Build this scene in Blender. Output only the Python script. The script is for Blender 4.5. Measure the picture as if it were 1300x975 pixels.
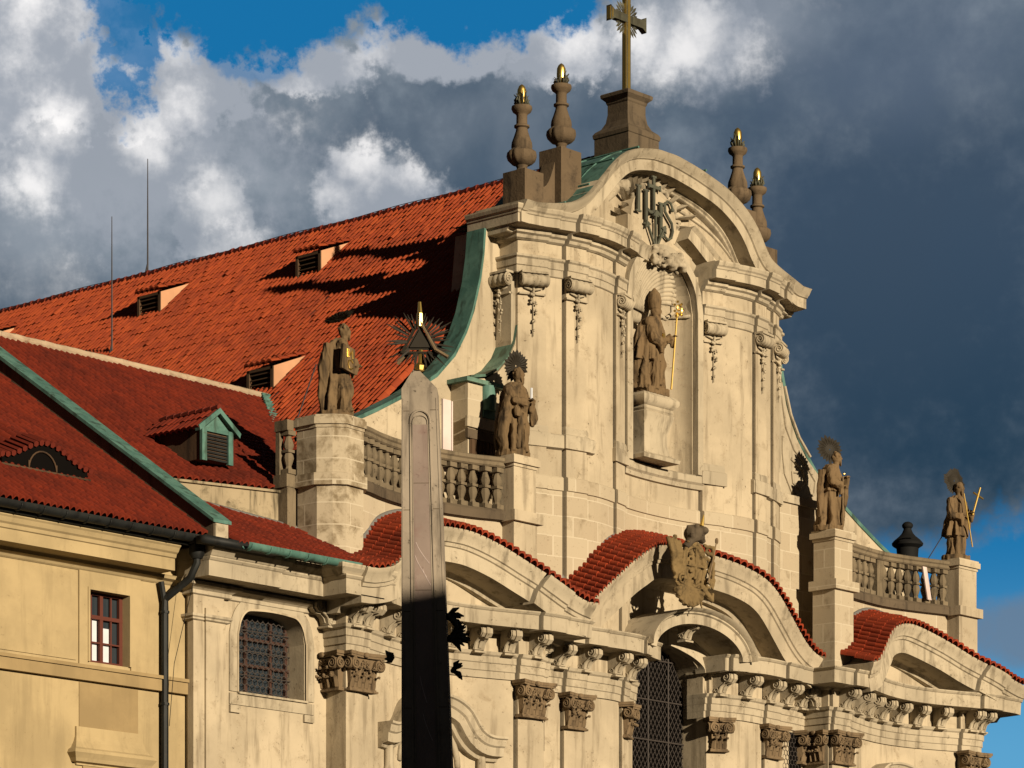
import bpy, bmesh, math, random
from mathutils import Vector, Matrix, noise
random.seed(7)
R = math.radians
scene = bpy.context.scene
for o in list(bpy.data.objects): bpy.data.objects.remove(o)

# ------------------------------------------------------------------ camera, sky, sun, exposure
CAM = Vector((-75.6, -61.5, 1.6))
cd = bpy.data.cameras.new('camera'); cam = bpy.data.objects.new('camera', cd)
scene.collection.objects.link(cam); scene.camera = cam
cam.location = CAM; cam.rotation_euler = (R(90), 0, -math.atan2(.744, .668))
cd.sensor_width = 36; cd.lens = 122.02; cd.shift_y = .7788; cd.clip_start = .5; cd.clip_end = 6000
scene.render.resolution_x = 1024; scene.render.resolution_y = 768

SUN_AZ, SUN_EL = 11.0, 13.0            # degrees west of the facade normal, height
SHZ = 24.6                               # ridge height of the house opposite
sv = Vector((-math.sin(R(SUN_AZ))*math.cos(R(SUN_EL)), -math.cos(R(SUN_AZ))*math.cos(R(SUN_EL)), math.sin(R(SUN_EL))))
ld = bpy.data.lights.new('sun', 'SUN'); ld.energy = 5.0; ld.angle = R(.5); ld.color = (1, .84, .61)
lo = bpy.data.objects.new('sun', ld); scene.collection.objects.link(lo)
lo.rotation_euler = (-sv).to_track_quat('-Z', 'Y').to_euler()

scene.view_settings.view_transform = 'Standard'; scene.view_settings.look = 'None'
scene.view_settings.exposure = .44
scene.cycles.diffuse_bounces = 2; scene.view_settings.gamma = 1

class NT:                                   # short node helper
    def __init__(s, tree): s.t = tree; s.n = tree.nodes; s.l = tree.links
    def node(s, typ, **kw):
        n = s.n.new(typ)
        for k, v in kw.items(): setattr(n, k, v)
        return n
    def put(s, sock, v):
        if isinstance(v, bpy.types.NodeSocket): s.l.new(v, sock)
        elif v is not None:
            try: sock.default_value = v
            except Exception: sock.default_value = tuple(v)+(1,) if len(v) == 3 else v
    def math(s, op, a, b=None, c=None, clamp=False):
        n = s.node('ShaderNodeMath', operation=op); n.use_clamp = clamp
        for i, v in enumerate((a, b, c)):
            if v is not None: s.put(n.inputs[i], v)
        return n.outputs[0]
    def mix(s, f, a, b, mode='MIX'):
        n = s.node('ShaderNodeMix', data_type='RGBA', blend_type=mode)
        s.put(n.inputs[0], f)
        for i, v in ((6, a), (7, b)): s.put(n.inputs[i], v if isinstance(v, bpy.types.NodeSocket) else tuple(v)[:3]+(1,))
        return n.outputs[2]
    def noise(s, vec, scale, detail=4, rough=.5, dist=0):
        n = s.node('ShaderNodeTexNoise'); s.put(n.inputs['Vector'], vec)
        n.inputs['Scale'].default_value = scale; n.inputs['Detail'].default_value = detail
        n.inputs['Roughness'].default_value = rough; n.inputs['Distortion'].default_value = dist
        return n.outputs[0]
    def ramp(s, f, stops, interp='LINEAR'):
        n = s.node('ShaderNodeValToRGB'); s.put(n.inputs[0], f); e = n.color_ramp.elements; n.color_ramp.interpolation = interp
        while len(e) > 1: e.remove(e[-1])
        for i, (p, c) in enumerate(stops):
            if not hasattr(c, '__len__'): c = (c, c, c)
            if i == 0: el = e[0]; el.position = p
            else: el = e.new(p)
            el.color = tuple(c)[:3]+(1,)
        return n.outputs[0]
    def smooth(s, x, a, b):
        n = s.node('ShaderNodeMapRange'); n.interpolation_type = 'SMOOTHSTEP'; s.put(n.inputs[0], x)
        n.inputs[1].default_value = a; n.inputs[2].default_value = b; return n.outputs[0]
    def vscale(s, vec, sc):
        n = s.node('ShaderNodeVectorMath', operation='MULTIPLY'); s.put(n.inputs[0], vec); n.inputs[1].default_value = sc
        return n.outputs[0]

SKYK = 8.2                              # sky level that goes with this exposure
def build_world():
    w = bpy.data.worlds.new('World'); scene.world = w; w.use_nodes = True
    T = NT(w.node_tree); T.n.clear()
    out = T.node('ShaderNodeOutputWorld'); bg = T.node('ShaderNodeBackground'); T.l.new(bg.outputs[0], out.inputs[0])
    sky = T.node('ShaderNodeTexSky', sky_type='NISHITA'); sky.sun_disc = False
    sky.sun_elevation = R(SUN_EL); sky.sun_rotation = math.atan2(sv.x, sv.y); sky.dust_density = .4; sky.ozone_density = 3; sky.altitude = 300
    tc = T.node('ShaderNodeTexCoord'); d = tc.outputs['Generated']
    sp = T.node('ShaderNodeSeparateXYZ'); T.l.new(d, sp.inputs[0]); X, Y, Z = sp.outputs
    az = T.math('MULTIPLY', T.math('SUBTRACT', T.math('ARCTAN2', X, Y), math.atan2(.744, .668)), 57.2958)   # degrees round from north-east
    el = T.math('MULTIPLY', T.math('ARCSINE', Z), 57.2958)
    co = T.node('ShaderNodeCombineXYZ'); T.l.new(az, co.inputs[0]); T.l.new(el, co.inputs[1]); P = co.outputs[0]
    n1 = T.noise(P, .55, 7, .55, .2); n2 = T.noise(P, 1.6, 6, .55); n3 = T.noise(P, .28, 4, .5)
    pv = T.node('ShaderNodeTexVoronoi', feature='SMOOTH_F1'); T.put(pv.inputs['Vector'], P); pv.inputs['Scale'].default_value = .9
    pv.inputs['Smoothness'].default_value = .35
    n4 = T.noise(P, 4.2, 5, .6)
    wob = T.math('ADD', T.math('ADD', T.math('MULTIPLY', T.math('SUBTRACT', n1, .5), 2.6), T.math('MULTIPLY', T.math('SUBTRACT', n2, .5), 1.9)), T.math('MULTIPLY', T.math('SUBTRACT', n4, .5), 1.5))
    def px(x, y): k = (x-650)/4406; return math.degrees(math.atan(k)), math.degrees(math.atan((1500-y)/4406/math.sqrt(1+k*k)))
    def blob(x, y, rx, ry, soft=.6, w=1.0, wobble=.35):
        a, e = px(x, y); rx = rx/76.; ry = ry/72.
        dx = T.math('DIVIDE', T.math('SUBTRACT', az, a), rx); dy = T.math('DIVIDE', T.math('SUBTRACT', el, e), ry)
        r = T.math('SQRT', T.math('ADD', T.math('MULTIPLY', dx, dx), T.math('MULTIPLY', dy, dy)))
        r = T.math('ADD', r, T.math('MULTIPLY', wob, wobble))
        return T.math('MULTIPLY', T.smooth(T.math('MULTIPLY', r, -1), -1-soft*.5, -1+soft*.5), w)
    def union(lst):
        v = lst[0]
        for b in lst[1:]: v = T.math('MAXIMUM', v, b)
        return v
    # blue openings in the cloud: top strip and lower right
    blue = union([blob(330, -60, 200, 120, .3, 1, .4), blob(600, -55, 200, 92, .3, 1, .4), blob(160, 20, 45, 75, .5, .9, .8), blob(320, 60, 60, 40, .4, .6, .5),
                  blob(1130, 880, 330, 175, .22, 1, .10), blob(1420, 800, 300, 150, .25, 1, .15)])
    low = blob(1330, 800, 110, 38, .8, .85, .3)
    thin = blob(1130, 25, 180, 100, 1.2, .35, .3)
    # sunlit cumulus
    white = union([blob(30, 55, 135, 105, .4, 1, .5), blob(225, 110, 110, 60, .35, .95, .5), blob(400, 85, 85, 34, .3, 1, .5),
                   blob(560, 55, 120, 40, .3, 1, .45), blob(700, 60, 90, 45, .4, .9, .5), blob(870, 45, 110, 55, 1.0, .85, .5), blob(940, 20, 80, 50, 1.2, .5, .5),
                   blob(130, 205, 230, 95, 1.2, .85, .6), blob(265, 255, 60, 80, .4, .7, .6), blob(470, 245, 75, 50, .6, .85, .6),
                   blob(30, 170, 90, 60, 1.2, .65, .6), blob(60, 290, 120, 60, 1.6, .35, .6)])
    dark = union([blob(1150, 380, 330, 330, 1.4, 1, .3), blob(640, 170, 260, 90, 1.2, .55, .6), blob(0, 380, 120, 55, 1.2, .45, .4), blob(1000, 200, 200, 120, 1.4, .55, .4)])
    grey = T.mix(T.smooth(n1, .3, .72), (.085, .125, .170), (.22, .26, .305))
    slate = T.mix(T.smooth(el, 9.5, 17.5), (.011, .037, .068), (.045, .075, .120))
    slate = T.mix(T.math('MULTIPLY', T.smooth(n3, .35, .7), .35), slate, (.04, .065, .10))
    edge = T.math('MULTIPLY', T.smooth(n2, .35, .65), .35)
    wcol = T.mix(T.smooth(T.math('ADD', T.math('ADD', T.math('MULTIPLY', pv.outputs['Distance'], .75), T.math('MULTIPLY', n2, .45)), T.math('MULTIPLY', n4, .30)), .38, .88), (.92, .90, .89), (.32, .35, .40))
    c = T.mix(dark, grey, slate)
    c = T.mix(white, c, wcol)
    c = T.mix(T.math('MULTIPLY', thin, .8), c, (.16, .2, .27))
    # clear sky: physical sky, deepened as through a polariser
    skc = T.mix(1.0, T.vscale(sky.outputs[0], (.1, .1, .1)), (.10, .42, .62), 'MULTIPLY')
    skb = T.mix(T.smooth(el, 6.5, 11), (.11, .36, .60), (.008, .155, .37))
    skc = T.mix(.85, skc, skb)
    c = T.mix(blue, c, skc)
    c = T.mix(low, c, (.13, .19, .27))
    # sky out of view, darkened on purpose to cut the ambient light
    dv = T.node('ShaderNodeVectorMath', operation='DOT_PRODUCT'); T.l.new(d, dv.inputs[0]); dv.inputs[1].default_value = (.722, .649, .24)
    rest = T.mix(T.smooth(n1, .35, .7), (.010, .012, .016), (.028, .032, .04))
    c = T.mix(T.smooth(dv.outputs['Value'], .80, .95), rest, c)
    c10 = T.vscale(c, (SKYK, SKYK, SKYK))
    T.l.new(c10, bg.inputs[0]); bg.inputs[1].default_value = .1
build_world()

# ------------------------------------------------------------------ materials
def pos(T): return T.node('ShaderNodeNewGeometry').outputs['Position']
def new_mat(name, rough=.85, metal=0):
    m = bpy.data.materials.new(name); m.use_nodes = True; T = NT(m.node_tree)
    b = T.n['Principled BSDF']; b.inputs['Roughness'].default_value = rough; b.inputs['Metallic'].default_value = metal
    if not metal: b.inputs['Specular IOR Level'].default_value = .25
    return m, T, b
def bump(T, b, h, strength=.3, dist=.02):
    n = T.node('ShaderNodeBump'); n.inputs['Strength'].default_value = strength; n.inputs['Distance'].default_value = dist
    T.put(n.inputs['Height'], h); T.l.new(n.outputs[0], b.inputs['Normal'])
KA = .77
def kk(c): return tuple(x*KA for x in c)
def stucco(name, base, stain, amount=.5, speck=.5, streak=.4, rough=.9, seed=0, bmp=.35):
    base, stain = kk(base), kk(stain)
    m, T, b = new_mat(name, rough); P = T.node('ShaderNodeVectorMath', operation='ADD'); T.l.new(pos(T), P.inputs[0]); P.inputs[1].default_value = (seed*3.1, seed, 0); P = P.outputs[0]
    big = T.noise(P, .45, 5, .6); med = T.noise(P, 2.2, 6, .65, .4); fine = T.noise(P, 14, 4, .6)
    st = T.noise(T.vscale(P, (3.2, 3.2, .35)), 1.1, 5, .6)
    c = T.mix(T.smooth(big, .35, .65), base, tuple(x*.76 for x in base))
    c = T.mix(T.math('MULTIPLY', T.smooth(med, .5, .78), amount), c, stain)
    sp = T.math('MULTIPLY', T.smooth(fine, .60, .70), T.smooth(med, .45, .62))
    c = T.mix(T.math('MULTIPLY', sp, speck), c, tuple(x*.35 for x in stain))
    c = T.mix(T.math('MULTIPLY', T.smooth(st, .50, .70), streak), c, tuple(x*.6 for x in stain))
    T.l.new(c, b.inputs['Base Color'])
    bump(T, b, T.math('ADD', T.math('MULTIPLY', fine, .5), med), bmp, .02)
    return m
M = {}
M['stucco'] = stucco('cream_stucco', (.57, .475, .335), (.31, .24, .155), .75, .85, .55)
M['trim'] = stucco('pale_stone_trim', (.53, .45, .325), (.24, .19, .125), .85, 1.0, .65, seed=2)
M['worn'] = stucco('pitted_trim', (.52, .435, .31), (.20, .155, .10), .95, 1.0, .5, seed=5, bmp=.8)
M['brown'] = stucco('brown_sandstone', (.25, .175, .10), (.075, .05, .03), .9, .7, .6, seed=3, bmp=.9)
M['vase'] = stucco('vase_sandstone', (.17, .12, .072), (.05, .036, .024), .9, .7, .7, seed=23, bmp=.9)
M['statue'] = stucco('weathered_statue_stone', (.205, .135, .068), (.024, .017, .011), .95, .7, .8, seed=4, bmp=1.0)
M['grey_stone'] = stucco('grey_obelisk_stone', (.40, .335, .26), (.19, .155, .12), .85, .9, .8, seed=6)
M['darkstone'] = stucco('sooty_and_shade_stone', (.14, .105, .068), (.04, .03, .022), .7, .6, .6, seed=7, bmp=.7)
M['ochre'] = stucco('ochre_plaster', (.50, .385, .21), (.37, .28, .15), .55, .3, .3, seed=8, bmp=.15)
M['ochre2'] = stucco('tan_plaster', (.40, .29, .145), (.32, .23, .115), .4, .1, .2, seed=9, bmp=.15)
M['peach'] = stucco('peach_plaster', (.68, .36, .20), (.58, .30, .17), .3, .1, .1, seed=10, bmp=.1)
M['mossy'] = stucco('stained_parapet_plaster', (.42, .34, .22), (.09, .072, .04), 1.0, .8, 1.0, seed=11)
M['white'] = stucco('pale_board', (.80, .66, .62), (.66, .52, .50), .4, .2, .3, seed=12, bmp=.1)
M['wood'] = stucco('brown_wood', (.11, .065, .035), (.05, .03, .02), .5, .4, .8, seed=13)
M['asphalt'] = stucco('cobble_ground', (.07, .066, .06), (.04, .04, .04), .5, .5, 0, seed=14)
def ashlar(nm='ashlar_blocks', st=.65):
    m, T, b = new_mat(nm, .9); P = pos(T)
    s = T.node('ShaderNodeSeparateXYZ'); T.l.new(P, s.inputs[0]); cc = T.node('ShaderNodeCombineXYZ')
    T.l.new(T.math('ADD', s.outputs[0], T.math('MULTIPLY', s.outputs[1], .7)), cc.inputs[0]); T.l.new(T.math('ADD', s.outputs[2], .13), cc.inputs[1])
    br = T.node('ShaderNodeTexBrick'); T.l.new(cc.outputs[0], br.inputs['Vector']); br.inputs['Scale'].default_value = 1
    br.inputs['Brick Width'].default_value = 1.0; br.inputs['Row Height'].default_value = .55; br.inputs['Mortar Size'].default_value = .018
    br.inputs['Color1'].default_value = (0.400, 0.339, 0.243, 1); br.inputs['Color2'].default_value = (0.339, 0.277, 0.193, 1); br.inputs['Mortar'].default_value = (0.447, 0.385, 0.285, 1)
    br.offset = .4
    med = T.noise(P, 1.7, 6, .65, .3); fine = T.noise(P, 12, 4, .6)
    c = T.mix(T.math('MULTIPLY', T.smooth(med, .54-.12*(st > .7), .75-.12*(st > .7)), st), br.outputs[0], (.16, .12, .07))
    c = T.mix(T.math('MULTIPLY', br.outputs['Fac'], .8), c, (.447, .385, .285))
    c = T.mix(T.math('MULTIPLY', T.smooth(fine, .6, .7), .35), c, (.15, .11, .07))
    T.l.new(c, b.inputs['Base Color']); bump(T, b, T.math('ADD', br.outputs['Fac'], med), .4, .02); return m
M['ashlar'] = ashlar(); M['ashlar_old'] = ashlar('stained_ashlar', .95)
def tiles(name, c1, c2, dark):
    c1, c2, dark = kk(c1), kk(c2), kk(dark)
    m, T, b = new_mat(name, .8)
    uv = T.node('ShaderNodeUVMap').outputs[0]; s = T.node('ShaderNodeSeparateXYZ'); T.l.new(uv, s.inputs[0])
    cc = T.node('ShaderNodeCombineXYZ'); T.l.new(T.math('FLOOR', s.outputs[0]), cc.inputs[0]); T.l.new(T.math('FLOOR', s.outputs[1]), cc.inputs[1])
    wn = T.node('ShaderNodeTexWhiteNoise', noise_dimensions='2D'); T.l.new(cc.outputs[0], wn.inputs['Vector'])
    P = pos(T); big = T.noise(P, .5, 4, .6); fine = T.noise(P, 9, 4, .6)
    c = T.mix(wn.outputs['Value'], c1, c2)
    c = T.mix(T.math('MULTIPLY', T.smooth(wn.outputs['Value'], .86, .97), .5), c, tuple(min(1, x*1.35) for x in c1))
    c = T.mix(T.math('MULTIPLY', T.smooth(big, .45, .75), .45), c, dark)
    c = T.mix(T.math('MULTIPLY', T.smooth(fine, .55, .75), .5), c, dark)
    T.l.new(c, b.inputs['Base Color']); bump(T, b, fine, .3, .01); return m
M['tile'] = tiles('orange_roof_tiles', (.37, .064, .015), (.25, .037, .011), (.12, .022, .010))
M['tile_old'] = tiles('dark_red_roof_tiles', (.22, .026, .008), (.13, .015, .006), (.055, .009, .005))
M['tile_ped'] = tiles('red_pediment_tiles', (.33, .045, .012), (.21, .028, .009), (.11, .018, .008))
def copper(name, a, bcol, dk):
    a, bcol, dk = kk(a), kk(bcol), kk(dk)
    m, T, b = new_mat(name, .6); P = pos(T); n = T.noise(P, 1.6, 6, .65, .5); st = T.noise(T.vscale(P, (3, 3, .6)), 1.4, 4)
    c = T.mix(T.smooth(n, .35, .65), a, bcol); c = T.mix(T.math('MULTIPLY', T.smooth(st, .50, .68), .8), c, dk); sp2 = T.noise(P, 7, 5, .7); c = T.mix(T.math('MULTIPLY', T.smooth(sp2, .55, .72), .5), c, tuple(x*.55+y*.3 for x, y in zip(dk, (.10, .07, .04)))); bump(T, b, n, .4, .02)
    T.l.new(c, b.inputs['Base Color']); return m
M['copper'] = copper('green_copper', (.065, .155, .13), (.115, .235, .195), (.035, .06, .045))
M['copper2'] = copper('dull_copper', (.09, .17, .13), (.16, .27, .21), (.045, .06, .04))
M['darkmetal'] = copper('dark_gutter_metal', (.009, .010, .010), (.016, .018, .018), (.005, .005, .005))
M['bronze'] = copper('dark_bronze', (.055, .052, .036), (.09, .09, .06), (.03, .03, .02))
M['letters'] = copper('verdigris_letters', (.08, .085, .06), (.12, .12, .09), (.05, .05, .04))
def simple(name, col, rough=.5, metal=0):
    if not metal: col = kk(col)
    m, T, b = new_mat(name, rough, metal); P = pos(T); n = T.noise(P, 5, 3)
    T.l.new(T.mix(n, col, tuple(x*.8 for x in col)), b.inputs['Base Color']); return m
M['gold'] = simple('gilding', (1.0, .70, .20), .38, 1)
M['glass'] = simple('dark_window_glass', (.035, .045, .055), .12)
M['glass'].node_tree.nodes['Principled BSDF'].inputs['Specular IOR Level'].default_value = .6
M['lead'] = simple('lead_cames', (.075, .062, .055), .6)
M['flash'] = simple('mortar_and_lead_flashing', (.20, .19, .18), .8)
M['redframe'] = simple('red_brown_window_frame', (.13, .035, .022), .6)
M['brownframe'] = simple('dark_brown_window_frame', (.07, .032, .022), .7)
M['black'] = simple('black_sheet_metal', (.005, .005, .005), .8)
M['rod'] = simple('dark_steel_rod', (.05, .045, .05), .5)
M['dark'] = simple('dark_interior', (.005, .004, .0035), .9)
M['dark'].node_tree.nodes['Principled BSDF'].inputs['Specular IOR Level'].default_value = .05
M['halo'] = simple('tarnished_iron', (.028, .022, .014), .7)
M['marble'] = stucco('reddish_marble', (.34, .265, .225), (.25, .15, .13), .7, .4, .3, seed=15)
M['reflection_white'] = simple('reflection_and_candle_white', (.75, .78, .85), .9)  # white of the painted window reflection, shared by the candle

# ------------------------------------------------------------------ mesh helpers
class MB:
    def __init__(s): s.v = []; s.f = []; s.uv = None
    def quadgrid(s, rows, uvs=None, closed_u=False):
        b = len(s.v); n = len(rows[0]); m = len(rows)
        for r in rows: s.v.extend([tuple(p) for p in r])
        for i in range(m-1):
            for j in range(n if closed_u else n-1):
                k = (j+1) % n; s.f.append((b+i*n+j, b+i*n+k, b+(i+1)*n+k, b+(i+1)*n+j))
    def box(s, x0, x1, y0, y1, z0, z1):
        b = len(s.v)
        s.v += [(x0,y0,z0),(x1,y0,z0),(x1,y1,z0),(x0,y1,z0),(x0,y0,z1),(x1,y0,z1),(x1,y1,z1),(x0,y1,z1)]
        s.f += [(b,b+3,b+2,b+1),(b+4,b+5,b+6,b+7),(b,b+1,b+5,b+4),(b+1,b+2,b+6,b+5),(b+2,b+3,b+7,b+6),(b+3,b,b+4,b+7)]
    def poly(s, pts, fn, a, bb):          # prism: 2D polygon through fn(p, t)
        b = len(s.v); n = len(pts)
        s.v += [tuple(fn(p, a)) for p in pts]+[tuple(fn(p, bb)) for p in pts]
        s.f.append(tuple(range(b+n-1, b-1, -1))); s.f.append(tuple(range(b+n, b+2*n)))
        for i in range(n): j = (i+1) % n; s.f.append((b+i, b+j, b+n+j, b+n+i))
    def xz(s, pts, y0, y1): s.poly(pts, lambda p, t: (p[0], t, p[1]), y0, y1)
    def xy(s, pts, z0, z1): s.poly(pts, lambda p, t: (p[0], p[1], t), z0, z1)
    def yz(s, pts, x0, x1): s.poly(pts, lambda p, t: (t, p[0], p[1]), x0, x1)
    def tube(s, path, rad, n=6, cap=True):
        path = [Vector(p) for p in path]; m = len(path)
        rr = rad if hasattr(rad, '__len__') else [rad]*m
        t0 = (path[1]-path[0]).normalized(); a = t0.orthogonal().normalized(); rows = []
        for i, p in enumerate(path):
            t = (path[min(i+1, m-1)]-path[max(i-1, 0)]).normalized()
            a = (a-t*a.dot(t)); a = a.normalized() if a.length > 1e-6 else t.orthogonal().normalized(); c = t.cross(a)
            rows.append([p+(a*math.cos(2*math.pi*k/n)+c*math.sin(2*math.pi*k/n))*rr[i] for k in range(n)])
        b = len(s.v); s.quadgrid(rows, closed_u=True)
        if cap: s.f.append(tuple(range(b+n-1, b-1, -1))); e = b+(m-1)*n; s.f.append(tuple(range(e, e+n)))
    def lathe(s, prof, c=(0,0,0), n=12, flute=0, fl=None):
        rows = []
        for (r, z) in prof:
            row = []
            for k in range(n):
                a = 2*math.pi*k/n; q = r
                if flute and fl and fl[0] < z < fl[1]: q = r*(1-.12*abs(math.sin(a*flute/2))**.5*0+.10*(abs(math.cos(a*flute/2))-.6))
                row.append((c[0]+q*math.cos(a), c[1]+q*math.sin(a), c[2]+z))
            rows.append(row)
        b = len(s.v); s.quadgrid(rows, closed_u=True); m = len(prof)
        s.f.append(tuple(range(b+n-1, b-1, -1))); e = b+(m-1)*n; s.f.append(tuple(range(e, e+n)))
    def ball(s, c, r, n=10, m=7, rot=None):
        r = r if hasattr(r, '__len__') else (r, r, r); rows = []
        for i in range(1, m):
            t = math.pi*i/m
            row = [Vector((r[0]*math.sin(t)*math.cos(2*math.pi*k/n), r[1]*math.sin(t)*math.sin(2*math.pi*k/n), -r[2]*math.cos(t))) for k in range(n)]
            if rot: row = [rot @ p for p in row]
            rows.append([p+Vector(c) for p in row])
        b = len(s.v); s.quadgrid(rows, closed_u=True); s.f.append(tuple(range(b+n-1, b-1, -1))); e = b+(m-2)*n; s.f.append(tuple(range(e, e+n)))
    def spiral(s, c, r, turns, w, U, V, out, n=26, a0=0, sgn=1):    # raised spiral band
        U, V, out = Vector(U), Vector(V), Vector(out); pts = []; rad = []
        for i in range(n+1):
            t = i/n; a = a0+sgn*turns*2*math.pi*t; q = r*(1-.86*t)
            pts.append(Vector(c)+U*math.cos(a)*q+V*math.sin(a)*q+out*(.3*w+.6*w*t)); rad.append(w*(1-.45*t))
        s.tube(pts, rad, 5)
    def build(s, name, mat, parent=None, smooth=False):
        me = bpy.data.meshes.new(name); off = Vector(ORG.get(parent, (0, 0, 0))) if parent else Vector((0, 0, 0))
        me.from_pydata([tuple(Vector(p)-off) for p in s.v], [], s.f); me.validate()
        bm = bmesh.new(); bm.from_mesh(me); bmesh.ops.recalc_face_normals(bm, faces=bm.faces); bm.to_mesh(me); bm.free()
        if s.uv:
            ul = me.uv_layers.new(name='UVMap')
            for l in me.loops: ul.data[l.index].uv = s.uv[l.vertex_index]
        me.materials.append(mat if not isinstance(mat, str) else M[mat])
        if smooth: me.polygons.foreach_set('use_smooth', [True]*len(me.polygons))
        if smooth == 'auto':
            me.polygons.foreach_set('use_smooth', [True]*len(me.polygons)); me.set_sharp_from_angle(angle=R(35))
        o = bpy.data.objects.new(name, me); scene.collection.objects.link(o)
        if parent: o.parent = OBJ[parent] if isinstance(parent, str) else parent; ORG[o] = tuple(off)
        return o
def remesh(mb, name, mat, parent, vox=.02, fold=None, rot=0, loc=(0, 0, 0), sc=1):
    me = bpy.data.meshes.new('tmp'); me.from_pydata([tuple(p) for p in mb.v], [], mb.f); me.validate()
    bm = bmesh.new(); bm.from_mesh(me); bmesh.ops.recalc_face_normals(bm, faces=bm.faces); bm.to_mesh(me); bm.free()
    o = bpy.data.objects.new('tmp', me); scene.collection.objects.link(o)
    md = o.modifiers.new('r', 'REMESH'); md.mode = 'VOXEL'; md.voxel_size = vox
    sm = o.modifiers.new('s', 'SMOOTH'); sm.iterations = 1
    dg = bpy.context.evaluated_depsgraph_get(); nm = bpy.data.meshes.new_from_object(o.evaluated_get(dg)); bpy.data.objects.remove(o)
    nm.name = name
    if fold:
        ns = [v.normal.copy() for v in nm.vertices]
        for v, n_ in zip(nm.vertices, ns): v.co = v.co+n_*fold(v.co)
    nm.materials.clear(); nm.materials.append(M[mat] if isinstance(mat, str) else mat)
    nm.polygons.foreach_set('use_smooth', [True]*len(nm.polygons))
    q = bpy.data.objects.new(name, nm); scene.collection.objects.link(q); q.parent = parent; q.rotation_euler = (0, 0, rot); q.scale = (sc, sc, sc); ORG[q] = tuple(ORG[parent]); q.location = -Vector(ORG[parent])
    return q
ORG = {}; OBJ = {}
def thing(name, loc, label, cat, group=None):
    o = bpy.data.objects.new(name, None); scene.collection.objects.link(o); o.location = loc; o.empty_display_size = .3
    o['label'] = label; o['category'] = cat
    if group: o['group'] = group
    ORG[o] = tuple(loc); return o
def tag(o, label, cat, group=None):
    o['label'] = label; o['category'] = cat
    if group: o['group'] = group
    return o
def inst(mesh, name, loc, rotz, parent, scale=(1, 1, 1)):     # a part sharing mesh data
    o = bpy.data.objects.new(name, mesh); scene.collection.objects.link(o); o.parent = parent
    o.location = Vector(loc)-Vector(ORG[parent]); o.rotation_euler = (0, 0, rotz); o.scale = scale
    ORG[o] = tuple(ORG[parent]); return o
def meshof(mb, name, mat, smooth=False):
    o = mb.build(name, mat, None, smooth); me = o.data; bpy.data.objects.remove(o); return me

def interp(tab, x, smooth=True):
    if x <= tab[0][0]: return tab[0][1]
    if x >= tab[-1][0]: return tab[-1][1]
    for i in range(len(tab)-1):
        if x <= tab[i+1][0]:
            (x0, y0), (x1, y1) = tab[i], tab[i+1]; t = (x-x0)/(x1-x0)
            if not smooth: return y0+(y1-y0)*t
            ym = tab[i-1] if i else tab[i]; yp = tab[i+2] if i+2 < len(tab) else tab[i+1]
            m0 = (y1-ym[1])/(x1-ym[0]) if x1 != ym[0] else 0; m1 = (yp[1]-y0)/(yp[0]-x0) if yp[0] != x0 else 0
            h = x1-x0; t2 = t*t; t3 = t2*t
            return (2*t3-3*t2+1)*y0+(t3-2*t2+t)*h*m0+(-2*t3+3*t2)*y1+(t3-t2)*h*m1
def frange(a, b, n): return [a+(b-a)*i/n for i in range(n+1)]

def sweep(path, prof, back=.35):
    """path: (x, y, dx, dy) with outward mitre vector; prof: (out, z) bottom to top; closed towards the wall"""
    mb = MB(); pr = [(-back, prof[0][1])]+list(prof)+[(-back, prof[-1][1])]
    rows = [[(x+dx*o, y+dy*o, z) for (o, z) in pr] for (x, y, dx, dy) in path]
    n = len(pr); mb.quadgrid(rows, closed_u=True)
    mb.f.append(tuple(range(n))); mb.f.append(tuple(range(len(mb.v)-1, len(mb.v)-n-1, -1)))
    return mb
def fp(pts): return [(x, y, 0, -1) for x, y in pts]
def archsweep(path, yb, prof, back=.3):
    """path: (x,z) left to right; yb(x): wall; prof: (out, h) with h along the upward normal"""
    mb = MB(); pr = [(-back, prof[0][1])]+list(prof)+[(-back, prof[-1][1])]; rows = []; n = len(path)
    for i, (x, z) in enumerate(path):
        a = path[max(i-1, 0)]; b = path[min(i+1, n-1)]; t = Vector((b[0]-a[0], b[1]-a[1]))
        if t.length < 1e-6: t = Vector((1, 0))
        t.normalize(); nx, nz = -t.y, t.x
        y = yb(i, x)
        rows.append([(x+nx*h, y-o, z+nz*h) for (o, h) in pr])
    k = len(pr); mb.quadgrid(rows, closed_u=True)
    mb.f.append(tuple(range(k))); mb.f.append(tuple(range(len(mb.v)-1, len(mb.v)-k-1, -1)))
    return mb
def dense(tab, step=.15):
    out = []; x = tab[0][0]
    n = int((tab[-1][0]-x)/step); return [(x0, interp(tab, x0)) for x0 in frange(tab[0][0], tab[-1][0], n)]
def wallmesh(pts, zb, zt, thick=.5):
    """pts: (x,y) plan; zb/zt functions of x"""
    mb = MB(); fr = []; bk = []
    for x, y in pts:
        b, t = zb(x), zt(x); fr.append([(x, y, b), (x, y, t)]); bk.append([(x, y+thick, b), (x, y+thick, t)])
    rows = [[f[0], f[1], k[1], k[0]] for f, k in zip(fr, bk)]
    mb.quadgrid(rows, closed_u=True); mb.f.append((0, 1, 2, 3)); n = len(mb.v); mb.f.append((n-1, n-2, n-3, n-4))
    return mb
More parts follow.
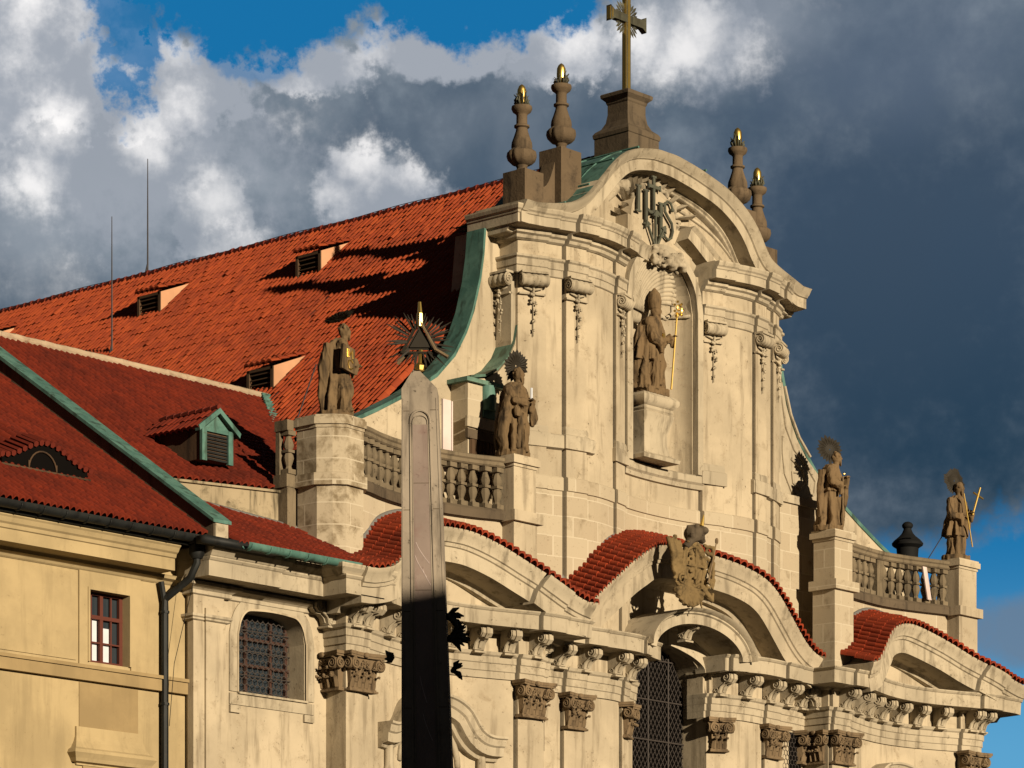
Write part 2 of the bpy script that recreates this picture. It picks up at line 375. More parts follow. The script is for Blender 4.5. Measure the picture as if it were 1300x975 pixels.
def tilesurf(P, ncol, nrow, amp=.07, per=6, lip=.05, uoff=0):
    """barrel tiles: P(u,v)->(point, normal), u 0..1 across the columns, v 0..1 down the slope"""
    mb = MB(); mb.uv = []
    for r in range(nrow):
        rows = []; rr = random.Random(r*7+ncol); jit = [rr.uniform(-.012, .012)+(.03 if rr.random() < .012 else 0) for _ in range(ncol)]
        for k, vv in enumerate((r-.12, r+1)):
            row = []
            for c in range(ncol):
                for q in range(per):
                    u = (c+q/per)/ncol; p, nrm = P(u, max(0, vv)/nrow)
                    h = amp*(1.25*math.sin(math.pi*q/per)**.6-.25)+(lip if k else 0)+jit[c]
                    row.append(Vector(p)+Vector(nrm)*h); mb.uv.append((c+q/per*.98+.01+uoff, r+.5))
            p, nrm = P(1, max(0, vv)/nrow); row.append(Vector(p)+Vector(nrm)*(lip if k else 0)); mb.uv.append((ncol-.01+uoff, r+.5))
            rows.append(row)
        p2 = [Vector(p)-Vector(P((i/per)/ncol, 1.*(r+1)/nrow)[1])*(lip+.03) for i, p in enumerate(rows[1])]
        for i in range(len(p2)): mb.uv.append((i/per+.01+uoff, r+.5))
        rows.append(p2); mb.quadgrid(rows)
    return mb

# ------------------------------------------------------------------ ground
g = MB(); g.quadgrid([[(-1500, -1500, 0), (1500, -1500, 0)], [(-1500, 1500, 0), (1500, 1500, 0)]])
o = g.build('ground', 'asphalt'); o['kind'] = 'structure'
g = MB(); g.box(-30, 18, -5.5, -1.2, .002, .14); o = g.build('pavement', 'grey_stone'); o['kind'] = 'structure'

# ------------------------------------------------------------------ church
CH = thing('baroque_church', (0, 2, 0), 'cream baroque church with curved gable facade and orange tiled nave roof', 'church')
# --- plans
def both(tab): return [(-x, y) for x, y in reversed(tab) if x > 0]+list(tab)
CEN = both([(0, .85), (1.0, .76), (1.5, .6), (2.1, .36), (2.7, .17), (3.4, .16), (4.4, .27), (5.5, .36), (6.3, .48)])
BAY = [(6.3, -.42), (7.2, -.38), (8.0, -.15), (9.0, .12), (10.1, .25), (11.2, .16), (12.1, -.08), (12.9, -.35), (13.5, -.5), (13.95, -.5)]
UP = both([(0, .87), (1, .82), (1.7, .70), (2.2, .55), (2.7, .42), (3.3, .33), (3.9, .38), (4.6, .52), (5.3, .78), (5.85, 1.07)])
def plan(fn, x0, x1, pil, step=.3, slot=.075, sd=.4, prot=.08):
    xs = frange(x0, x1, max(2, int((x1-x0)/step))); ev = []
    for a, b in pil:
        if a < x0 or b > x1: continue
        ev += [(a, b)]
    pts = []
    def lastx(): return pts[-1][0] if pts else -99
    marks = sorted(ev); cur = x0
    def seg(a, b, off):
        n = max(1, int((b-a)/step))
        return [(x, fn(x)+off) for x in frange(a, b, n)]
    for a, b in marks:
        s0 = a-slot
        if s0 > cur+.01: pts += seg(cur, s0, 0)
        if s0 > x0+.01: pts += [(s0+.001, fn(s0)+sd), (a-.001, fn(a)+sd)]
        pts += seg(a, b, -prot); cur = b+.001
    if cur < x1: pts += seg(cur, x1, 0)
    return pts
mir = lambda L: [(-b, -a) for a, b in reversed(L)]
fc = lambda x: interp(CEN, x); fbr = lambda x: interp(BAY, x); fbl = lambda x: interp(BAY, -x); fu = lambda x: interp(UP, x)
PCEN = [(-4.75, -4.0), (-2.35, -1.9), (1.75, 2.25), (4.0, 4.75)]
PBR = [(6.4, 7.3), (13.0, 13.9)]; PBL = [(-13.95, -13.05), (-7.35, -6.45)]
PU = [(-5.8, -5.05), (-4.45, -3.75), (-2.3, -1.72), (1.72, 2.4), (3.75, 4.4), (4.95, 5.6)]
planL = plan(fbl, -13.95, -6.3, PBL); planR = plan(fbr, 6.3, 13.95, PBR)
planCl = plan(fc, -6.35, -1.22, PCEN); planCr = plan(fc, 1.62, 6.35, PCEN); planC = plan(fc, -6.35, 6.35, PCEN)
planU = plan(fu, -5.85, 5.85, PU)
# --- pediment outlines (top edge)
PEDL = [(-14.35, 16.74), (-13.9, 16.77), (-13.3, 16.95), (-12.75, 17.35), (-12.2, 17.82), (-11.6, 18.12), (-10.9, 18.32), (-10.2, 18.38), (-9.55, 18.34), (-8.75, 18.12), (-7.82, 17.70), (-6.89, 17.27), (-6.1, 17.01), (-5.5, 16.9)]
PEDR = [(6.85, 16.76), (7.25, 16.90), (7.75, 17.35), (8.3, 17.85), (9.0, 18.17), (9.7, 18.3), (10.4, 18.25), (11.45, 17.98), (12.55, 17.52), (13.7, 17.14), (14.6, 16.93), (15.0, 16.88)]
PEDC = both([(0, 19.33), (1, 19.27), (2.05, 19.02), (3.1, 18.52), (4.1, 17.75), (4.75, 17.22), (5.2, 16.97), (5.7, 16.83)])
# --- lower wall
def zt(tab, dz): return lambda x: max(16.3, interp(tab, x)-dz)
wallmesh(planL, lambda x: 0, zt(PEDL, .5), 1.2).build('lower_wall', 'stucco', CH)
wallmesh(planR, lambda x: 0, zt(PEDR, .5), 1.2).build('lower_wall', 'stucco', CH)
WC, WH, WS, WA = .2, 1.55, 15.45, 16.85       # great window: half width, springing, apex
def warch(x): t = max(-1, min(1, (x-WC)/WH)); return WS+(WA-WS)*math.sqrt(max(0, 1-t*t))
def hole_plan(pts, a, b): return [p for p in pts if a <= p[0] <= b]
left = hole_plan(planC, -6.35, WC-WH-.001)+[(WC-WH, fc(WC-WH))]; right_ = [(WC+WH, fc(WC+WH))]+hole_plan(planC, WC+WH+.001, 6.35)
wallmesh(left, lambda x: 0, zt(PEDC, .5), .9).build('lower_wall', 'stucco', CH)
wallmesh(right_, lambda x: 0, zt(PEDC, .5), .9).build('lower_wall', 'stucco', CH)
mid = [(x, fc(x)) for x in frange(WC-WH, WC+WH, 40)]
wallmesh(mid, warch, zt(PEDC, .5), .9).build('wall_over_window', 'stucco', CH, smooth='auto')
wallmesh([(-WH, .8), (WH, .8)], lambda x: 0, lambda x: 8, .5).build('lower_wall', 'stucco', CH)
# great window: glass, lattice, reveal band
win = MB(); win.xz([(WC-WH-.1, 8), (WC+WH+.1, 8)]+[(x, warch(x)+.1) for x in frange(WC+WH, WC-WH, 30)], 1.42, 1.46)
GW = win.build('window', 'dark', CH)
lt = MB()
for k in range(-40, 60):
    for sg in (1, -1):
        x0, z0, x1, z1 = WC-WH, 8+k*.27, WC+WH, 8+k*.27+sg*2*WH*1.55
        pts = [(x0+(x1-x0)*t, z0+(z1-z0)*t) for t in frange(0, 1, 40)]; pts = [p for p in pts if 8 < p[1] < warch(p[0])]
        if len(pts) > 1: lt.tube([(pts[0][0], 1.36+.008*sg, pts[0][1]), (pts[-1][0], 1.36+.008*sg, pts[-1][1])], .010, 4)
for x in (-.75, .15, 1.05): lt.tube([(x, 1.33, 8), (x, 1.33, warch(x))], .022, 5)
for z in frange(8.4, 16.4, 7): lt.tube([(WC-WH, 1.33, z), (WC+WH, 1.33, z)], .022, 5)
lt.build('lattice_grille', 'lead', GW)
# --- entablature and straight cornice
ARCH = [(.06, 14.82), (.06, 15.0), (.09, 15.02), (.09, 15.2), (.12, 15.22), (.12, 15.38), (.17, 15.42), (.20, 15.50), (.05, 15.51)]
FRZ = [(.03, 15.5), (.03, 16.0), (.10, 16.03), (.14, 16.08)]
COR = [(.16, 16.075), (.90, 16.07), (.90, 16.10), (.91, 16.43), (.94, 16.45), (.98, 16.50), (.98, 16.53)]
CORT = COR+[(1.00, 16.54), (1.05, 16.60), (1.13, 16.68), (1.16, 16.75), (1.16, 16.78)]
def cornerL(pts, x, yback):          # outer corner turning back along the side
    first = pts[0]; return [(x, yback, -1, 0), (x, first[1], -1, -1)]+fp(pts[1:])
def cornerR(pts, x, yback):
    last = pts[-1]; return fp(pts[:-1])+[(x, last[1], 1, -1), (x, yback, 1, 0)]
pLl = cornerL(planL, -13.95, .42)+[(-6.3, planL[-1][1], 1, -1), (-6.3, .6, 1, 0)]
pRr = [(6.3, .6, -1, 0), (6.3, planR[0][1], -1, -1)]+cornerR(planR, 13.95, 3)[1:]
pCl = fp(planCl[:-1])+[(-1.22, planCl[-1][1], .08, -1), (-1.22, 1.1, .08, 0)]
pCr = [(1.62, 1.1, -.08, 0), (1.62, planCr[0][1], -.08, -1)]+fp(planCr[1:])
for nm, p, c in (('l', pLl, COR), ('r', pRr, COR), ('cl', pCl, COR), ('cr', pCr, COR)):
    sweep(p, ARCH).build('architrave', 'trim', CH); sweep(p, FRZ).build('frieze', 'stucco', CH); sweep(p, c, .3).build('cornice', 'trim', CH)
# --- raking cornices of the pediments
RAK = [(.05, -1.0), (.10, -.92), (.16, -.86), (.90, -.84), (.90, -.46), (.95, -.44), (.97, -.36), (1.02, -.34), (1.04, -.24), (1.12, -.12), (1.17, -.03), (1.17, 0)]
def rake(tab, pl, mat, prof, nm='raking_cornice', scale=1):
    # breaks follow the pilasters below
    pts = dense(tab, .12); px_ = [p[0] for p in pl]; path = []; ys = []
    xs = sorted(set([round(x, 3) for x, _ in pts]+[x for x in px_ if tab[0][0] < x < tab[-1][0]]))
    for x in xs: path.append((x, interp(tab, x)))
    def yb(i, x):
        x = max(pl[0][0], min(pl[-1][0], x)); best = pl[0][1]
        for a, b in zip(pl[:-1], pl[1:]):
            if a[0] <= x <= b[0]: t = 0 if b[0] == a[0] else (x-a[0])/(b[0]-a[0]); best = a[1]+(b[1]-a[1])*t; break
        return best
    return archsweep(path, yb, prof).build(nm, mat, CH, smooth='auto')
rake(PEDL, planL, 'trim', RAK); rake(PEDR, planR, 'trim', RAK)
rake(PEDC, [(x, fc(x)) for x in frange(-5.7, 5.7, 60)], 'worn', [(o*.92, h*1.05) for o, h in RAK])
# --- pediment roofs with barrel tiles
def pedroof(front, back, yf, ybk, ncol, nrow, nm='pediment_roof', flip=0):
    def arc(tab):
        pts = dense(tab, .05); L = [0]
        for a, b in zip(pts[:-1], pts[1:]): L.append(L[-1]+math.hypot(b[0]-a[0], b[1]-a[1]))
        def at(u):
            s = u*L[-1]; lo_ = 0
            import bisect
            i = min(len(L)-2, max(0, bisect.bisect_left(L, s)-1)); t = (s-L[i])/(L[i+1]-L[i]+1e-9)
            return Vector((pts[i][0]+(pts[i+1][0]-pts[i][0])*t, pts[i][1]+(pts[i+1][1]-pts[i][1])*t))
        return at
    F_, B_ = arc(front), arc(back)
    def P(u, v):
        f, b = F_(u), B_(u); f2, f1 = F_(min(1, u+.01)), F_(max(0, u-.01)); t = (f2-f1).normalized()
        q = b.lerp(f, v); yy = ybk(q.x)*(1-v)+yf(q.x)*v
        return (q.x, yy, q.y+.02), Vector((-t.y, -.3, t.x)).normalized()
    return tilesurf(P, ncol, nrow, .10, 6, .035).build(nm, 'tile_ped', CH, smooth='auto')
pedroof(PEDC, [(x*.985-.0, z+.5) for x, z in PEDC], lambda x: fc(x)-1.16, lambda x: fc(x)+.25, 62, 5)
pedroof(PEDL, [(x, z+.5) for x, z in PEDL], lambda x: fbl(x)-1.25, lambda x: fbl(x)+.45, 48, 5)
pedroof(PEDR, [(x, z+.5) for x, z in PEDR], lambda x: fbr(x)-1.25, lambda x: fbr(x)+.45, 42, 5)
# lead flashing where roofs meet the walls
for tab, f_ in ((PEDC, fc), (PEDL, fbl), (PEDR, fbr)):
    mb = MB(); mb.tube([(x, f_(x)+.28, z+.55) for x, z in dense(tab, .25)], .09, 6); mb.build('flashing', 'flash', CH, True)
# --- hood arch and inner arch over the great window
def ell(hw, zs, za, n=36): return [(-hw*math.cos(math.pi*i/n), zs+(za-zs)*math.sin(math.pi*i/n)) for i in range(n+1)]
archsweep(ell(2.33, 16.35, 17.56), lambda i, x: .10, [(.05, -.42), (.80, -.42), (.80, -.16), (.86, -.13), (.86, -.09), (.98, -.05), (1.03, 0)], .4).build('hood_arch', 'trim', CH, 'auto')
archsweep(ell(1.95, 16.1, 17.22), lambda i, x: fc(x), [(.02, -.42), (.06, -.42), (.06, -.05), (.1, 0)], .3).build('window_arch', 'trim', CH, 'auto')
# --- modillions
def mod_mesh():
    m = MB(); w = .15
    m.yz([(0, .56), (-.56, .56), (-.66, .48), (-.67, .36), (-.58, .27), (-.44, .26), (-.30, .16), (-.26, .05), (-.24, -.02), (-.10, -.06), (0, -.02)], -w, w)
    m.yz([(0, .56), (-.58, .58), (-.70, .49), (-.71, .35), (-.60, .23), (-.44, .22), (-.33, .13), (-.28, .02)]+[(-.2, .02), (0, .3)], -.05, .05)
    for sx in (-1, 1):
        m.spiral((sx*w, -.50, .41), .145, 1.7, .020, (0, -1, 0), (0, 0, 1), (sx, 0, 0), 24, math.pi*.5, -1)
        m.spiral((sx*w, -.14, .05), .09, 1.3, .016, (0, 1, 0), (0, 0, 1), (sx, 0, 0), 16, 0, 1)
        m.tube([(sx*w, -.44, .26), (sx*w, -.28, .16), (sx*w, -.2, 0)], .02, 5)
    m.box(-w-.03, w+.03, -.3, 0, -.1, -.05)
    return meshof(m, 'modillion', 'trim', 'auto')
MODM = mod_mesh()
for x in (2.0, 2.9, 4.1, 5.05, 5.85):
    for s in (-1, 1): inst(MODM, 'modillion', (s*x, fc(s*x)-.05, 15.52), 0, CH)
for x in (6.85, 7.7, 8.6, 9.5, 10.4, 11.3, 12.2, 13.35, 13.75):
    for s in (-1, 1):
        sl = (interp(BAY, x+.1)-interp(BAY, x-.1))/.2
        inst(MODM, 'modillion', (s*x, interp(BAY, x)-.05, 15.52), s*math.atan(sl), CH)
inst(MODM, 'keystone', (.12, .10, 16.82), 0, CH)
for s in (-1, 1):
    inst(MODM, 'modillion', (s*13.98, -.1, 15.52), s*math.pi/2, CH); inst(MODM, 'modillion', (s*6.28, -.05, 15.52), -s*math.pi/2, CH)
# --- corinthian capitals with pilaster strips
def cor_mesh(w, nm='corinthian_capital'):
    m = MB(); h = .92; hw = w/2
    m.box(-hw-.05, hw+.05, -.17, .1, -.05, .0); m.box(-hw-.02, hw+.02, -.13, .1, .0, .04)
    rows = [[(-hw+.03-t*.06, -.10-.10*t, .04+t*.72), (hw-.03+t*.06, -.10-.10*t, .04+t*.72), (hw-.03+t*.06, .1, .04+t*.72), (-hw+.03-t*.06, .1, .04+t*.72)] for t in (0, .5, 1)]
    m.quadgrid(rows, closed_u=True)
    ab = [(-hw-.14, .1), (-hw-.16, -.34), (-hw*.5, -.24), (0, -.21), (hw*.5, -.24), (hw+.16, -.34), (hw+.14, .1)]
    m.xy(ab, .79, .84); m.xy([(x*1.05, y*1.08) for x, y in ab], .84, .92)
    def leaf(x, z, s, lean):
        pts = []
        for i in range(6):
            t = i/5; y = -.13-.10*lean*t-.12*lean*max(0, t-.6)*2; zz = z+s*math.sin(min(1, t*1.05)*math.pi/2)-max(0, t-.8)*s*.8
            hw_ = .07*s/.3*(1-.35*t)*(1+.18*(i % 2)); pts.append([(x-hw_, y+.02, zz), (x, y-.035, zz), (x+hw_, y+.02, zz)])
        m.quadgrid(pts); m.quadgrid([[(p[0], p[1]+.02, p[2]) for p in r] for r in pts])
        m.ball((x, pts[-2][1][1]-.02, pts[-2][1][2]), (.05, .045, .035), 6, 4)
    n = max(3, int(w/.2)); 
    for i in range(n): leaf(-hw+.08+(w-.16)*i/(n-1), .04, .30, 1)
    for i in range(n-1): leaf(-hw+.08+(w-.16)*(i+.5)/(n-1), .18, .36, 1.1)
    for sx in (-1, 1):
        c = (sx*(hw-.03), -.27, .62); m.tube([(c[0]-sx*.0, -.12, .62), (c[0], -.30, .62)], .15, 12)
        m.spiral((c[0], -.31, .62), .15, 2, .024, (sx, 0, 0), (0, 0, 1), (0, -1, 0), 30, math.pi*.5, -1)
        m.spiral((sx*(hw+.13), -.18, .62), .14, 2, .024, (0, -1, 0), (0, 0, 1), (sx, 0, 0), 30, math.pi*.5, -1)
        m.tube([(sx*(hw-.02), -.18, .62), (sx*(hw+.12), -.18, .62)], .14, 12)
        m.spiral((sx*.09, -.22, .64), .08, 1.4, .02, (-sx, 0, 0), (0, 0, 1), (0, -1, 0), 16, math.pi*.5, -1)
        m.tube([(sx*hw*.45, -.16, .36), (sx*hw*.6, -.24, .55), (sx*(hw-.05), -.27, .74)], [.02, .03, .025], 5)
    m.ball((0, -.26, .86), (.09, .06, .075), 8, 5)
    for i in range(int(14*w)): m.ball((random.uniform(-hw, hw), -.2-random.random()*.05, random.uniform(.38, .62)), random.uniform(.03, .055), 5, 4)
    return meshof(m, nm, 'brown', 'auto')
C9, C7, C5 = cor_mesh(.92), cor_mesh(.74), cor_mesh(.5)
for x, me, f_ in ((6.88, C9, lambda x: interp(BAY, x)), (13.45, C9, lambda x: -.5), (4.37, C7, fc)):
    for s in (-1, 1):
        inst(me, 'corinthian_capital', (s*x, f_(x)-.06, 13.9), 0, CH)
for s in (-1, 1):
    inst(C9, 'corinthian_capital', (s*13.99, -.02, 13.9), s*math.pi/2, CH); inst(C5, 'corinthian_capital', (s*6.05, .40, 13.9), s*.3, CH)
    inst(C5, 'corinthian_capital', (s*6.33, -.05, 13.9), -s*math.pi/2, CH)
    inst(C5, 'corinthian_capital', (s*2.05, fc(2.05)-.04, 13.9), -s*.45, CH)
ms = MB()
for z0, z1, o_ in ((13.72, 13.78, .05), (13.78, 13.84, .03)): pass
# --- ogee hoods over the bay windows, small dark windows beside the inner piers
OG = [(-2.2, 13.22), (-1.75, 13.24), (-1.45, 13.42), (-1.15, 13.85), (-.75, 14.1), (-.3, 14.2), (0, 14.22), (.3, 14.2), (.75, 14.1), (1.15, 13.85), (1.45, 13.42), (1.75, 13.24), (2.2, 13.22)]
for s, f_ in ((-1, fbl), (1, fbr)):
    cx = s*10.2; tab = [(cx+x, z) for x, z in OG]
    oh = archsweep(dense(tab, .1), lambda i, x: f_(x), [(.03, -.62), (.12, -.60), (.16, -.52), (.36, -.48), (.38, -.26), (.44, -.22), (.48, -.06), (.54, -.03), (.54, .03)], .2).build('window_hood', 'trim', CH, 'auto')
    for q in (-1.75, 1.75):
        mb = MB(); mb.lathe([(.13, 12.0), (.15, 12.1), (.12, 12.2), (.12, 12.8), (.2, 12.95), (.24, 13.02)], (cx+q, f_(cx+q)-.1, 0), 8); mb.build('hood_bracket', 'trim', oh, True)
    mb = MB(); mb.tube([(cx-1.1*math.cos(t), f_(cx)-.12, 12.4+1.15*math.sin(t)) for t in frange(0, math.pi, 16)], .09, 6); mb.build('oval_frame', 'trim', oh, True)
    x0 = s*5.55; mb = MB(); mb.box(x0-.45, x0+.45, fc(x0)-.015, fc(x0)+.05, 13.2, 14.76); sw = mb.build('small_window', 'dark', CH)
def hexgrid(x0, x1, z0, z1, y, s, rad, inside=lambda x, z: True):
    m = MB(); W = s*math.sqrt(3); j = 0; z = z0-s
    while z < z1+s:
        x = x0-W+(W/2 if j % 2 else 0)
        while x < x1+W:
            P_ = [(x, z+s), (x+W/2, z+s/2), (x+W/2, z-s/2), (x, z-s)]
            for a, b in zip(P_[:-1], P_[1:]):
                if all(x0 <= p[0] <= x1 and z0 <= p[1] <= z1 and inside(*p) for p in (a, b)): m.tube([(a[0], y, a[1]), (b[0], y, b[1])], rad, 4, False)
            x += W
        z += 1.5*s; j += 1
    return m
hexgrid(5.1, 6.0, 13.2, 14.76, fc(5.55)-.04, .085, .009).build('lead_cames', M['lead'], sw)

# --- side wing with the arched window
WX0, WX1, WY = -18.5, -13.9, .12
wx0, wx1, wz0, wz1 = -16.98, -14.72, 13.56, 15.62
def wtop(x):
    t = (x-wx0)/(wx1-wx0); e = .17
    q = min(t, 1-t)/e; r = 1 if q >= 1 else math.sqrt(max(0, 1-(1-q)**2)); return wz1-.55*(1-r)-.10*(2*t-1)**2
wg = [(WX0, WY), (wx0, WY)]
wallmesh(wg, lambda x: 0, lambda x: 16.7, .8).build('wing_wall', 'stucco', CH); wallmesh([(wx1, WY), (WX1, WY)], lambda x: 0, lambda x: 16.7, .8).build('wing_wall', 'stucco', CH)
xs = frange(wx0, wx1, 40); wallmesh([(x, WY) for x in xs], wtop, lambda x: 16.7, .8).build('wing_wall', 'stucco', CH, 'auto')
wallmesh([(wx0, WY), (wx1, WY)], lambda x: 0, lambda x: wz0, .8).build('wing_wall', 'stucco', CH)
fr = [(x, wtop(x)) for x in xs]
mb = MB(); outl = [(wx0-.02, wz0), (wx0-.02, wtop(wx0))]+fr[1:-1]+[(wx1+.02, wtop(wx1)), (wx1+.02, wz0)]
def band(inner, d, y0, y1, nm, mat, par):
    m = MB(); n = len(inner); cx = sum(p[0] for p in inner)/n; cz = sum(p[1] for p in inner)/n; outer = []
    for i, p in enumerate(inner):
        a = inner[max(0, i-1)]; b = inner[min(n-1, i+1)]; t = Vector((b[0]-a[0], b[1]-a[1])).normalized(); outer.append((p[0]-t.y*d, p[1]+t.x*d))
    rows = [[(a[0], y0, a[1]), (b[0], y0, b[1]), (b[0], y1, b[1]), (a[0], y1, a[1])] for a, b in zip(inner, outer)]
    m.quadgrid(rows, closed_u=True); k = len(m.v); m.f.append((0, 1, 2, 3)); m.f.append((k-1, k-2, k-3, k-4)); return m.build(nm, mat, par, 'auto')
band(outl, .30, WY-.035, WY+.02, 'window_surround', 'trim', CH); band([(x, z) for x, z in outl], .05, WY-.05, WY+.02, 'window_bead', 'stucco', CH)
mb = MB(); mb.box(wx0-.32, wx1+.32, WY-.035, WY, wz0-.32, wz0-.05); mb.box(wx0-.05, wx1+.05, WY-.10, WY, wz0-.05, wz0+.0)
for q in (wx0-.15, wx1+.12): mb.box(q-.17, q+.17, WY-.07, WY, wz0-.52, wz0-.34); 
mb.build('window_sill', 'trim', CH)
mb = MB(); mb.box(wx0, wx1, .74, .78, wz0, wz1); WW = mb.build('wing_window', 'glass', CH)
mb = MB()
for x in (wx0+.05, -16.2, -15.35, wx1-.1): mb.box(x-.045, x+.045, .66, .73, wz0, wz1)
for z in (wz0+.04, 14.35, 15.0): mb.box(wx0, wx1, .655, .735, z-.04, z+.04)
mb.build('window_frame', 'brownframe', WW)
hexgrid(wx0+.02, wx1-.02, wz0+.02, wz1, .60, .105, .011, lambda x, z: z < wtop(x)-.02).build('lead_cames', M['lead'], WW)
mb = MB()
for z in (14.1, 14.7, 15.2): mb.tube([(wx0, .62, z), (wx1, .62, z)], .015, 5)
mb.build('window_bar', 'lead', WW)
# wing pilaster strip, capitals bands, architrave, cornice
mb = MB(); mb.box(-18.56, -17.55, WY-.10, WY+.1, 0, 15.9); mb.box(-18.2, -17.55, WY-.16, WY, 0, 15.45); mb.build('wing_pilaster', 'stucco', CH)
sweep([(-18.57, .5, -1, 0), (-18.57, WY-.10, -1, -1), (-18.2, WY-.10, -1, -1), (-18.2, WY-.16, -1, -1), (-17.5, WY-.16, 1, -1), (-17.5, WY, 1, 0)], [(.0, 15.12), (.06, 15.15), (.06, 15.19), (.10, 15.22), (.10, 15.28)], .1).build('pilaster_capital', 'trim', CH)
sweep([(-18.57, .5, -1, 0), (-18.57, WY-.10, -1, -1), (-17.4, WY-.10, 1, -1), (-17.4, WY, 0, -1), (-13.9, WY, 0, -1)], [(.02, 15.75), (.06, 15.77), (.06, 15.86), (.12, 15.9), (.26, 15.95), (.26, 16.02), (.1, 16.06), (.1, 16.1)], .1).build('wing_architrave', 'trim', CH)
sweep([(-18.55, .5, -.3, 0), (-18.55, WY-.02, -.3, -1), (-17.3, WY-.02, 1, -1), (-17.3, WY+.10, 1, -1), (-13.9, WY+.10, 0, -1)], CORT, .3).build('wing_cornice', 'trim', CH)
# corner cyma returning round the outer pier
sweep([(-14.0, .42, -1, 0), (-14.0, -.5, -1, -1), (-13.2, -.5, 0, -1)], CORT[6:], .2).build('wing_cornice', 'trim', CH)

# --- upper storey
ZB = 16.3
NH, NZ0, NS = 1.42, 21.72, 26.3        # niche
def ntop(x): t = max(-1, min(1, x/NH)); return NS+1.42*math.sqrt(max(0, 1-t*t))
ul = hole_plan(planU, -5.85, -NH-.001)+[(-NH, fu(NH))]; ur = [(NH, fu(NH))]+hole_plan(planU, NH+.001, 5.85)
wallmesh(ul, lambda x: 20.73, lambda x: 27.4, 1.4).build('upper_wall', 'stucco', CH, 'auto'); wallmesh(ur, lambda x: 20.73, lambda x: 27.4, 1.4).build('upper_wall', 'stucco', CH, 'auto')
um = [(x, fu(x)) for x in frange(-NH, NH, 36)]
wallmesh(um, ntop, lambda x: 28.6, .45).build('wall_over_niche', 'stucco', CH, 'auto'); wallmesh(um, lambda x: 20.73, lambda x: NZ0, 1.4).build('wall_under_niche', 'stucco', CH, 'auto')
# plinth zone of ashlar blocks
pl2 = [(x, y-.02) for x, y in planU]; wallmesh(pl2, lambda x: 17.15 if abs(x) < 2.2 else ZB, lambda x: 20.36, 1.4).build('plinth_wall', 'ashlar', CH)
sweep(fp([(x, y) for x, y in planU]), [(.0, 20.34), (.07, 20.36), (.07, 20.70), (.03, 20.74)], .3).build('plinth_band', 'ashlar', CH)
# niche bowl: curved back with quarter dome
mb = MB(); rows = []
ND = 1.0
for i in range(25):
    a = math.pi*i/24; x = -NH*math.cos(a); y = fu(NH)+.02+ND*math.sin(a); rows.append([(x, y, z) for z in (NZ0-.3, 23, 25, NS)])
mb.quadgrid(rows)
for k in range(8):
    t0 = k/8*math.pi/2; t1 = (k+1)/8*math.pi/2
    mb.quadgrid([[(-NH*math.cos(math.pi*i/24)*math.cos(t), fu(NH)+.02+ND*math.sin(math.pi*i/24)*math.cos(t), NS+1.42*math.sin(t)) for t in (t0, t1)] for i in range(25)])
mb.build('niche', 'stucco', CH, True)
band([(-NH-.02, NZ0), (-NH-.02, NS)]+[(x*1.015, ntop(x)) for x in frange(-NH, NH, 30)][1:-1]+[(NH+.02, NS), (NH+.02, NZ0)], .24, .55, .75, 'niche_frame', 'trim', CH)
sweep(fp([(x, fu(x)) for x in frange(-1.68, 1.72, 14)]), [(.02, NZ0-.42), (.08, NZ0-.40), (.10, NZ0-.28), (.16, NZ0-.22), (.16, NZ0-.04), (.1, NZ0)], .2).build('niche_sill', 'trim', CH, 'auto')
# shell: scalloped fan in the niche head and spilling over the wall
mb = MB(); NR = 19
for i in range(NR):
    t = i/(NR-1); S0 = Vector((-1.34+.9*t, .98-.02*t, 26.16-.12*t)); th = R(125-135*t); E0 = Vector((-.45+1.0*math.cos(th), .80-.10*math.sin(th), 26.62+.95*math.sin(th)))
    C0 = Vector((S0.x+.06+.25*t, .80, E0.z*.75+S0.z*.25+.10)); pts = []; rad = []
    for k in range(10):
        q = k/9; pts.append(S0*(1-q)**2+C0*2*q*(1-q)+E0*q*q); rad.append(.035+.045*q)
    dn = (pts[-1]-pts[-2]).normalized(); pts.append(pts[-1]+dn*.06+Vector((.02, -.10, -.05))); rad.append(.05)
    mb.tube(pts, rad, 7)
mb.ball((-.60, 1.22, 26.6), (.85, .25, .85), 16, 10)
for i in range(7): mb.ball((-.45+1.02*math.cos(R(100-18*i)), .74, 26.6+.98*math.sin(R(100-18*i))), (.09, .06, .07), 7, 5)
mb.tube([(-.1, .95, 26.1), (.35, .85, 26.0), (.62, .82, 26.2), (.60, .82, 26.5), (.4, .82, 26.62)], [.08, .07, .07, .07, .06], 8)
mb.spiral((-1.2, .84, 26.2), .22, 1.6, .05, (-1, 0, 0), (0, 0, 1), (0, -.2, 0), 24)
mb.tube([(-1.38*math.cos(a), .80+.9*math.sin(a), NS-.04) for a in frange(0, math.pi, 14)], .05, 6)
mb.build('shell_relief', 'trim', CH, True)
# pilaster bases, ionic rolls with garlands
def ionic_mesh(w):
    m = MB(); hw = w/2; r = .17; n = 14; rows = []
    for i in range(29):
        x = -hw+w*i/28; q = r*(.86+.14*abs(math.cos(i/28*math.pi*4))); rows.append([(x, -.14+q*math.cos(2*math.pi*k/n), q*math.sin(2*math.pi*k/n)) for k in range(n)])
    m.quadgrid(rows, closed_u=True); m.f.append(tuple(range(n))); k_ = len(m.v); m.f.append(tuple(range(k_-1, k_-n-1, -1)))
    for sx in (-1, 1): m.spiral((sx*hw, -.14, 0), .155, 2.2, .028, (0, -1, 0), (0, 0, 1), (sx, 0, 0), 34, math.pi*.5, -1)
    m.box(-hw-.02, hw+.02, -.24, .05, r-.0, r+.06); m.box(-hw-.04, hw-.02, -.08, .05, -.38, -.33)
    return meshof(m, 'ionic_capital', 'trim', 'auto')
IO = {w: ionic_mesh(w) for w in (.74, .62, .5)}
